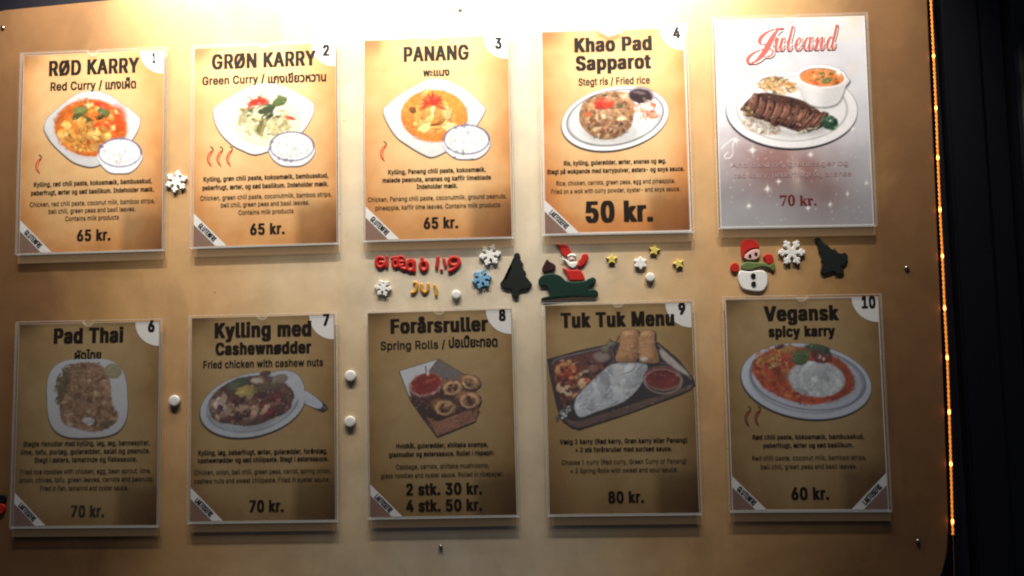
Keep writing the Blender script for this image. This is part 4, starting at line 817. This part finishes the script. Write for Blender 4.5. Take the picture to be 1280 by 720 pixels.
# 10
s, v, pw, ph = SHEETS[9]
words(s, v, 'title', [TX('Vegansk', 955, 1048.8, 400, 17.2, **HV), TX('spicy karry', 960.6, 1044, 420, 12.2, **HV)]); number(s, v, pw, ph, '10', 1086, 377.8, 17.5, 13.8); chilies(s, v, [(934, 521), (946.5, 521)], 25)
para(s, v, [('Rød chili paste, kokosmælk, bambusskud,', 940.6, 1080, 548.5), ('peberfrugt, ærter og sød basilikum.', 954, 1066.6, 559)],
     [('Red chili paste, coconut milk, bamboo strips,', 940, 1082.8, 574.7), ('bell chili, green peas and basil leaves.', 951, 1071, 585.6)])
words(s, v, 'price', [TX('60 kr.', 989.4, 1036.6, 624, 14, **BD)]); ribbon(s, pw, ph, 'GLUTENFRI', size=0.046); ribbon(s, pw, ph, 'LAKTOSEFRI', True, 0.049)
D.objects.remove(_to)

# ------------------------------------------------------------------ stickers and magnets on the board
def gel(name, color, rough=0.5): return mat(name, color, rough, spec=0.35, coat=0.08, bump=0.25, bscale=350, vary=0.08, vscale=150)
G_RED, G_GOLD, G_WHITE = gel('red_gel', (0.46, 0.018, 0.012)), gel('amber_gel', (0.55, 0.27, 0.03)), gel('white_foam', (0.74, 0.74, 0.74), 0.6)
G_BLUE, G_TREE, G_SACK = gel('light_blue_foam', (0.16, 0.36, 0.56), 0.5), gel('blackish_green_gel', (0.0025, 0.0060, 0.0050), 0.7), gel('dark_maroon_gel', (0.030, 0.008, 0.009))
G_SLEIGH, G_GREEN, G_SKIN = gel('dark_green_gel', (0.004, 0.026, 0.018)), gel('muted_green_gel', (0.12, 0.17, 0.06)), gel('pale_pink_gel', (0.66, 0.42, 0.38))
G_YELLOW, G_BLACK = gel('yellow_gel', (0.62, 0.50, 0.12)), gel('black_gel', (0.006, 0.006, 0.007))
def K(px, py): return (at(px + 1, py) - at(px, py)).length
def puff(pts, height, bevel, origin, base=0.0, n=4, proud=True):
    """a puffy flat-backed shape from a px outline, standing on the board"""
    P = smooth_closed(pts, n) if n else pts
    q = [at(x, y, BOARD_Y) - origin for x, y in P]
    area = sum(q[i].x * q[(i + 1) % len(q)].z - q[(i + 1) % len(q)].x * q[i].z for i in range(len(q)))
    if area > 0: q = q[::-1]
    bm = bmesh.new(); y = -base - 0.0002
    f = bm.faces.new([bm.verts.new((a.x, y, a.z)) for a in q])
    r = bmesh.ops.extrude_face_region(bm, geom=[f]); top = [g for g in r['geom'] if isinstance(g, bmesh.types.BMFace)]
    bmesh.ops.translate(bm, verts=list({v for t in top for v in t.verts}), vec=(0, -(height - bevel * 0.6), 0))
    for t, (a, b) in enumerate(((0.35, 0.40), (0.65, 0.20))):
        r = bmesh.ops.inset_region(bm, faces=top, thickness=bevel * a, depth=0, use_even_offset=True); top = [g for g in top if g.is_valid]
        bmesh.ops.translate(bm, verts=list({v for g in top for v in g.verts}), vec=(0, -bevel * b, 0))
    bmesh.ops.recalc_face_normals(bm, faces=bm.faces); bmesh.ops.triangulate(bm, faces=[g for g in bm.faces if len(g.verts) > 4])
    return bm
def sticker(name, pts, m, label, cat, group=None, height=0.003, bevel=0.0016, n=4):
    cx = sum(p[0] for p in pts) / len(pts); cy = sum(p[1] for p in pts) / len(pts); o = at(cx, cy)
    return tag(obj(name, puff(pts, height, bevel, o, n=n), m, loc=o), label, cat, group)
def tube(paths, rad, origin, flat_=0.5):
    """puffy strokes (px paths, px radius) lying on the board, one mesh"""
    bm = bmesh.new()
    for pts in paths:
        if len(pts) == 1: pts = [pts[0], (pts[0][0] + 0.4, pts[0][1])]
        P = smooth_open(pts, 5); k = K(*P[0]); r = rad * k; Q = [at(x, y) - origin for x, y in P]
        T = [(Q[min(i + 1, len(Q) - 1)] - Q[max(i - 1, 0)]).normalized() for i in range(len(Q))]
        st = [(Q[0] - T[0] * r * math.cos(a), r * math.sin(a), T[0]) for a in (0.15, 0.6, 1.05)] + [(q, r, t) for q, t in zip(Q, T)] + [(Q[-1] + T[-1] * r * math.cos(a), r * math.sin(a), T[-1]) for a in (1.05, 0.6, 0.15)]
        rings = []
        for q, rr, t in st:
            nrm = Vector((-t.z, 0, t.x)); rings.append([bm.verts.new(q + nrm * rr * math.cos(b) + Vector((0, -1, 0)) * (0.0004 + flat_ * r + flat_ * rr * math.sin(b))) for b in [2 * math.pi * j / 10 for j in range(10)]])
        for a, b in zip(rings[:-1], rings[1:]):
            for j in range(10): bm.faces.new((a[j], a[(j + 1) % 10], b[(j + 1) % 10], b[j]))
        bm.faces.new(rings[0]); bm.faces.new(rings[-1][::-1])
    bmesh.ops.recalc_face_normals(bm, faces=bm.faces)
    for f in bm.faces: f.smooth = True
    return bm
def arc(cx, cy, rx, ry, a0, a1, n=9): return [(cx + rx * math.cos(math.radians(a0 + (a1 - a0) * i / (n - 1))), cy - ry * math.sin(math.radians(a0 + (a1 - a0) * i / (n - 1)))) for i in range(n)]
def letter(paths, rad, m, label, group):
    a = np.array([p for q in paths for p in q]); o = at(*a.mean(0)); return tag(obj('letter_sticker', tube(paths, rad, o), m, loc=o), label, 'letter', group)
RL, GL = 'red gel letters of a Christmas greeting', 'amber gel letters of the word Jul'
letter([arc(475.5, 328, 4.8, 6.2, 50, 320), [(475.5, 328), (480, 328.4), (480, 332)]], 2.3, G_RED, 'red letter G starting the greeting under the Panang sheet', RL)
letter([[(484, 321.5), (484, 334)]], 2.0, G_RED, 'short straight red letter l right after the red G', RL)
letter([arc(494.8, 329.5, 3.4, 4.2, 0, 360), [(490.5, 323.5), (496, 322), (499, 326)], arc(501.5, 326.6, 4.2, 5.6, -10, 300), [(497.5, 327), (505.5, 327)], [(499, 332), (503, 335.5), (507, 336.5)]], 2.2, G_RED, 'wide red double letter æ in the greeting', RL)
letter([arc(513.5, 333, 4.4, 5.4, 0, 360), [(517.6, 327), (518.2, 339)], [(511, 326.5), (515, 325), (518, 328)]], 2.3, G_RED, 'rounded red letter touching the red æ', RL)
letter([arc(530, 332.5, 4.4, 5.6, 0, 360), [(527.6, 323.6), (529, 326.5)]], 2.4, G_RED, 'separate round red letter with a spike on top', RL)
letter([[(547.5, 322.5), (546, 335)]], 2.3, G_RED, 'leaning red letter l standing alone left of red i', RL)
letter([[(555, 324.5), (557.2, 333)], [(551.8, 337.6)]], 2.0, G_RED, 'thin red letter i with its dot low on the left', RL)
letter([arc(568, 327, 6.2, 5.0, 0, 360), [(574, 326), (574, 330), (568, 336), (562, 339)]], 2.4, G_RED, 'red letter g ending the greeting beside white snowflake', RL)
letter([[(518.2, 353.5), (521.2, 354.2), (520.8, 360.5), (518.6, 365), (515.2, 366)]], 2.1, G_GOLD, 'amber letter J under the red letters', GL)
letter([[(527, 356), (527.6, 362.5), (531, 365.6), (534.4, 363), (535.2, 355.5)]], 2.1, G_GOLD, 'amber letter u between amber J and l', GL)
letter([[(543.5, 357), (545.4, 362), (545.4, 369)]], 2.0, G_GOLD, 'amber letter l nearest the small white round magnet', GL)

def flake(r, arms=6, width=0.20, branch=0.45, rot=0.0):
    """outline of a snowflake around (0, 0) in units of metres"""
    P = []
    for k in range(arms):
        a = rot + 2 * math.pi * k / arms; c, s = math.cos(a), math.sin(a)
        for u, v in ((0.30, -width / 2 * 1.2), (0.52, -width / 2), (0.68, -branch * 0.78), (0.86, -branch * 0.52), (0.80, -width / 2), (1.0, -width / 2), (1.0, width / 2), (0.80, width / 2), (0.86, branch * 0.52), (0.68, branch * 0.78), (0.52, width / 2), (0.30, width / 2 * 1.2)):
            P.append((r * (u * c - v * s), r * (u * s + v * c)))
    return P
def radial(name, pts, m, height, bevel, px, py):
    o = at(px, py); bm = bmesh.new(); y = -0.0002
    f = bm.faces.new([bm.verts.new((x, y, z)) for x, z in pts[::-1]]); r = bmesh.ops.extrude_face_region(bm, geom=[f]); top = [g for g in r['geom'] if isinstance(g, bmesh.types.BMFace)]
    bmesh.ops.translate(bm, verts=list({v for t in top for v in t.verts}), vec=(0, -(height - bevel), 0))
    bmesh.ops.inset_region(bm, faces=top, thickness=bevel, depth=0, use_even_offset=True); bmesh.ops.translate(bm, verts=list({v for t in top for v in t.verts}), vec=(0, -bevel, 0))
    bmesh.ops.recalc_face_normals(bm, faces=bm.faces); bmesh.ops.triangulate(bm, faces=[g for g in bm.faces if len(g.verts) > 4])
    return obj(name, bm, m, loc=o)
SF = 'foam snowflakes stuck on the board'
base = radial('snowflake', flake(0.0165, width=0.26, branch=0.40, rot=0.35), G_WHITE, 0.0042, 0.0007, 221.5, 227.5)
tag(base, 'white foam snowflake between the red and green curry sheets', 'snowflake', SF)
def copy_at(src, px, py, label, scale=1.0, rot=0.0, m=None, group=None):
    o = src.copy(); col.objects.link(o); o.location = at(px, py); o.scale = (scale, 1, scale); o.rotation_euler = (0, rot, 0); o['label'] = label
    if m is not None: o.data = src.data.copy(); o.data.materials[0] = m
    for ch in src.children:
        c = ch.copy(); col.objects.link(c); c.parent = o
    return o
copy_at(base, 612.7, 319, 'white foam snowflake right of the red letters', 0.95, 0.2)
copy_at(base, 479.3, 360.3, 'small white foam snowflake under the red letter G', 0.74, 0.5)
copy_at(base, 988.8, 315.8, 'white foam snowflake between snowman and tilted tree', 1.12, 0.36)
copy_at(base, 602.3, 349, 'light blue foam snowflake, the only blue one', 0.86, 0.1, G_BLUE)
star = [(0.0083 * (1 if k % 2 == 0 else 0.52) * math.sin(math.pi * k / 5), 0.0083 * (1 if k % 2 == 0 else 0.52) * math.cos(math.pi * k / 5)) for k in range(10)]
st = radial('star', star[::-1], G_YELLOW, 0.0035, 0.001, 764.6, 324.4); tag(st, 'yellow star nearest the figure in the sleigh', 'star', 'small yellow gel stars')
copy_at(st, 817.7, 313.3, 'yellow star close under the fried rice sheet', 1.03, 0.2); copy_at(st, 847.7, 330, 'yellow star farthest from the sleigh', 1.0, -0.25)
fl = [(0.0095 * (0.86 + 0.14 * math.cos(6 * a)) * math.sin(a), 0.0095 * (0.86 + 0.14 * math.cos(6 * a)) * math.cos(a)) for a in np.linspace(0, 2 * math.pi, 48, endpoint=False)]
tag(radial('flower', fl[::-1], G_WHITE, 0.0042, 0.0012, 800.3, 329.3), 'white six lobed flower between the yellow stars', 'flower')
# round white magnets: a low disc with a raised rim
def disc(bm, prof, n=36):
    rings = [[bm.verts.new((r * math.sin(2 * math.pi * j / n), -h, r * math.cos(2 * math.pi * j / n))) for j in range(n)] for r, h in prof]
    for a, b in zip(rings[:-1], rings[1:]):
        for j in range(n): bm.faces.new((a[j], a[(j + 1) % n], b[(j + 1) % n], b[j]))
    bm.faces.new(rings[-1]); bm.faces.new(rings[0][::-1]); bmesh.ops.recalc_face_normals(bm, faces=bm.faces)
    for f in bm.faces: f.smooth = len(f.verts) == 4
M_MAG = mat('white_plastic', (0.72, 0.72, 0.70), 0.35, vary=0.03)
bm = bmesh.new(); R = 0.0082
disc(bm, [(R, 0.0002), (R, 0.0034), (R * 0.96, 0.0041), (R * 0.86, 0.0046), (R * 0.6, 0.0048), (R * 0.2, 0.0049)])
mg_ = tag(obj('round_magnet', bm, M_MAG, loc=at(219, 501)), 'white round magnet between the Pad Thai and cashew sheets', 'magnet', 'white round magnets on the board')
copy_at(mg_, 438.6, 470, 'upper of two white round magnets between cashew and spring roll sheets'); copy_at(mg_, 438, 527, 'lower of two white round magnets between cashew and spring roll sheets')
copy_at(mg_, 570.6, 368.6, 'small white round magnet right of the amber letters', 0.80); copy_at(mg_, 812.4, 347, 'small white round magnet under the white flower', 0.80)
# trees
tree1 = [(646, 316.5), (643, 318.5), (641.5, 326), (638, 331), (638.5, 336), (634, 342), (633.5, 347), (626.5, 352), (625.6, 356.5), (632, 361), (639.5, 362.5), (640.5, 371), (648.5, 371.5), (650, 363), (659, 361.5), (664.8, 356.5), (662.5, 351.5), (657.5, 346), (657.5, 341), (653.5, 335), (653.8, 330), (650.8, 325), (649.5, 318)]
def jag(pts, amp, seed, n=4):
    r = random.Random(seed); return [(x + r.uniform(-amp, amp), y + r.uniform(-amp, amp)) for x, y in smooth_closed(pts, n)]
sticker('tree_sticker', jag(tree1, 0.5, 3), G_TREE, 'blackish green Christmas tree standing upright left of the sleigh', 'tree sticker', 'Christmas tree stickers', n=2, bevel=0.0009)
tree2 = [(1018, 299), (1024, 298), (1030, 305.5), (1033, 306), (1040, 312.5), (1043, 312.5), (1049, 316.6), (1056.4, 316.4), (1059.5, 322.5), (1055.4, 330.6), (1049.5, 333.5), (1054.4, 339.5), (1051, 343), (1044, 342.8), (1040, 339.5), (1030, 343), (1025, 340), (1027.5, 331), (1026, 326), (1025.5, 319), (1023, 315), (1021.5, 307)]
sticker('tree_sticker', jag(tree2, 0.5, 8), G_TREE, 'blackish green Christmas tree tilted over right of the snowman', 'tree sticker', 'Christmas tree stickers', n=2, bevel=0.0009)
# sleigh with its bearded rider
def group_thing(name, px, py, label, cat):
    r = empty(name, at(px, py)); tag(r, label, cat); return r
def part(root, name, pts, m, base=0.0, height=0.003, bevel=0.0015, n=4): return obj(name, puff(pts, height, bevel, root.location, base, n), m, root)
def circle(cx, cy, r, ry=None, n=14): return [(cx + r * math.cos(2 * math.pi * i / n), cy + (ry or r) * math.sin(2 * math.pi * i / n)) for i in range(n)]
sl = group_thing('sleigh_sticker', 712, 360, 'bearded rider in red with raised arm on dark green sleigh', 'sticker')
part(sl, 'sleigh', [(673, 351), (678, 344.5), (690, 342), (700, 344.7), (710, 352), (729, 351.5), (736, 348.4), (741, 346.7), (745, 350), (743, 354.5), (738.5, 356.5), (736.5, 362), (742, 361.3), (747.6, 365.6), (745.4, 370.8), (736, 371), (710, 372), (679, 375), (678.5, 372), (687, 369.5), (686, 365), (682, 357.5), (675, 357.5)], G_SLEIGH, height=0.0036)
part(sl, 'hat', [(696.4, 299.8), (700, 304.6), (708.4, 307), (713.6, 314), (713.2, 318.4), (706.7, 321.6), (702.4, 318), (699, 309.5), (693.5, 303.5)], G_RED)
part(sl, 'face', circle(714.3, 323, 4.4), G_SKIN); part(sl, 'nose', circle(714.6, 323.6, 1.5), G_WHITE, 0.0026, 0.0014, 0.0006)
part(sl, 'beard', [(704, 323.5), (709, 325.5), (713, 328), (720.5, 327.5), (721, 332), (716, 335.6), (711, 333), (707, 327.5)], G_WHITE, 0.0006)
part(sl, 'hat_brim', [(709.5, 319.4), (714, 317.4), (719.5, 319), (719, 321.4), (714, 320.6), (710, 322)], G_WHITE, 0.0008)
part(sl, 'arm', [(730.8, 317.2), (734.6, 318.4), (735, 323.5), (730.8, 330.4), (725.6, 334), (721.8, 332.6), (723.4, 326), (726.5, 322.5), (727.5, 319)], G_RED)
part(sl, 'torso', [(703.3, 335), (711, 337.5), (718.8, 337.5), (725.6, 338.4), (730, 345), (730, 350.4), (719, 351), (712, 350.6), (707.6, 342.2)], G_RED)
sticker('sack_sticker', [(684.4, 324.4), (687, 327), (693, 330.4), (694.7, 334.7), (692, 338.6), (686, 339.6), (680, 341.4), (677.5, 336.4), (680, 330.4), (682.4, 326)], G_SACK, 'dark maroon knotted sack above the back of the sleigh', 'sticker')
# snowman
sn = group_thing('snowman_sticker', 940, 335, 'white snowman in red hat and green scarf above the vegan sheet', 'snowman')
part(sn, 'body', [(924.4, 339.2), (937, 339.6), (950.8, 338), (957.5, 342), (959, 351), (957, 359), (950.8, 364.4), (937, 363.6), (927, 360), (922.5, 349)], G_WHITE)
for bx, by in ((940.6, 344.8), (941.2, 355)): part(sn, 'button', circle(bx, by, 3.1), G_BLACK, 0.0028, 0.0016, 0.0007)
part(sn, 'head', [(930.5, 319.5), (938.6, 313), (948.3, 312), (949.3, 320), (944.5, 324.8), (935, 325.6), (930, 323)], G_SKIN)
for bx, by in ((936.6, 320), (944.2, 317.6)): part(sn, 'eye', circle(bx, by, 1.9), G_BLACK, 0.0028, 0.0012, 0.0005)
part(sn, 'hat', [(926.4, 302.5), (932.5, 299.8), (942, 300.4), (946.7, 304.5), (948.6, 310.6), (940, 311.6), (932.5, 315.5), (928, 324), (926, 314)], G_RED, height=0.0034)
part(sn, 'scarf', [(926.6, 331), (933, 327.8), (944, 328.4), (954.8, 328.8), (961, 331.2), (966.5, 328.8), (968.7, 335), (965.5, 339.4), (961.5, 336), (952, 334), (944, 336), (938, 338), (928, 337.4)], G_GREEN, height=0.0032)
part(sn, 'mitten', circle(918, 334.7, 5.6, 6.4), G_RED); part(sn, 'mitten', [(953.5, 321), (958, 317.4), (964.5, 319), (966.5, 326), (963.5, 330.6), (957.5, 330.2), (956.4, 326.6)], G_RED, 0.0004)
# sticker cut by the left edge of the picture
le = group_thing('edge_sticker', 1, 632, 'small red and black sticker left of the Pad Thai sheet', 'sticker')
part(le, 'red_piece', [(-8, 628), (1, 629), (6, 630), (8, 634), (5, 641), (-2, 643), (-8, 640)], G_RED); part(le, 'black_piece', [(-8, 621), (0, 619), (7, 618), (9, 624), (6, 628.5), (-6, 626.5)], G_BLACK)
# screws
M_STEEL = mat('worn_steel', (0.45, 0.42, 0.38), 0.28, 1.0, vary=0.2, vscale=400)
bm = bmesh.new(); disc(bm, [(0.0034, 0.0001), (0.0034, 0.0010), (0.0030, 0.0021), (0.0020, 0.0029), (0.0008, 0.0032)], 20)
sc_ = tag(obj('screw', bm, M_STEEL, loc=at(1133, 335)), 'small steel screw near board edge level with the snowman', 'screw', 'small steel screws in the board')
bm = bmesh.new(); box(bm, -0.0018, 0.0018, -0.0035, -0.0028, -0.00035, 0.00035); obj('slot', bm, G_BLACK, sc_)
for px, py, lb in ((1147, 676, 'small steel screw below the vegan sheet'), (551, 683, 'small steel screw below the spring roll sheet'), (4, 35, 'small steel screw above the red curry sheet'), (575, 12, 'small steel screw above the Panang sheet')): copy_at(sc_, px, py, lb, 1.0 if py < 600 else 0.85, 0.7)
# strip of tape over the fried rice holder
o = at(760, 33, 0.0); bm = bmesh.new()
P = [(744, 22.5), (752, 22), (764, 21), (772.5, 20.4), (774, 27), (776, 35), (777.5, 40), (769, 43.5), (760, 46), (754, 41.5), (749, 40.5), (745.5, 33)]
f = bm.faces.new([bm.verts.new(at(x, y, -0.0012) - o) for x, y in P]); r = bmesh.ops.extrude_face_region(bm, geom=[f]); bmesh.ops.translate(bm, verts=[g for g in r['geom'] if isinstance(g, bmesh.types.BMVert)], vec=(0, 0.0003, 0))
tape = tag(obj('tape_strip', bm, M_TAPE, loc=o), 'clear strip of tape over the top of the fried rice holder', 'tape')
# ------------------------------------------------------------------ string of amber lights down the right edge
YL = BOARD_Y - 0.002
path = [(1162.4, -30), (1163.5, 0), (1167, 70), (1170, 135), (1172.3, 197), (1175, 262), (1178, 320), (1180.8, 385), (1184, 447), (1186.5, 515), (1188.6, 580), (1190.6, 652), (1192.6, 705), (1193.4, 760)]
pos = [at(x, y, YL) for x, y in path]; light = empty('string_light', pos[0]); o0 = light.location.copy()
tag(light, 'string of tiny amber lights running down the right board edge', 'string light')
S = [Vector(v) for v in smooth_open([tuple(p) for p in pos], 60)]
M_CORD = emis('glowing_amber_cord', (1.0, 0.34, 0.04), 0.8); M_BULB = emis('amber_bulb', (1.0, 0.33, 0.04), 14.0); M_DEAD = mat('thin_copper_wire', (0.30, 0.14, 0.05), 0.4, 0.6)
def strand(phase, i0, i1, m, amp, rad):
    bm = bmesh.new(); rings = []; L = 0.0
    for i in range(i0, i1):
        if i > i0: L += (S[i] - S[i - 1]).length
        a = phase + L / 0.0125 * 2 * math.pi; c = S[i] - o0 + Vector((amp * math.cos(a), amp * math.sin(a), 0)); rings.append([bm.verts.new(c + Vector((rad * math.cos(b), rad * math.sin(b), 0))) for b in (0, 1.57, 3.14, 4.71)])
    for p, q in zip(rings[:-1], rings[1:]):
        for j in range(4): bm.faces.new((p[j], p[(j + 1) % 4], q[(j + 1) % 4], q[j]))
    bmesh.ops.recalc_face_normals(bm, faces=bm.faces); return obj('cord', bm, m, light)
end = int(len(S) * 11.3 / 13)
strand(0, 0, end, M_CORD, 0.0009, 0.00055); strand(math.pi, 0, end, M_CORD, 0.0009, 0.0007); strand(0, end, len(S), M_DEAD, 0.0002, 0.0006)
for px, py in path[2:12]:
    b = bmesh.new(); bmesh.ops.create_uvsphere(b, u_segments=14, v_segments=10, radius=0.0014); bmesh.ops.scale(b, vec=(1, 1, 2.2), verts=b.verts)
    for f in b.faces: f.smooth = True
    obj('bulb', b, M_BULB, light, at(px, py, YL - 0.0008) - o0)
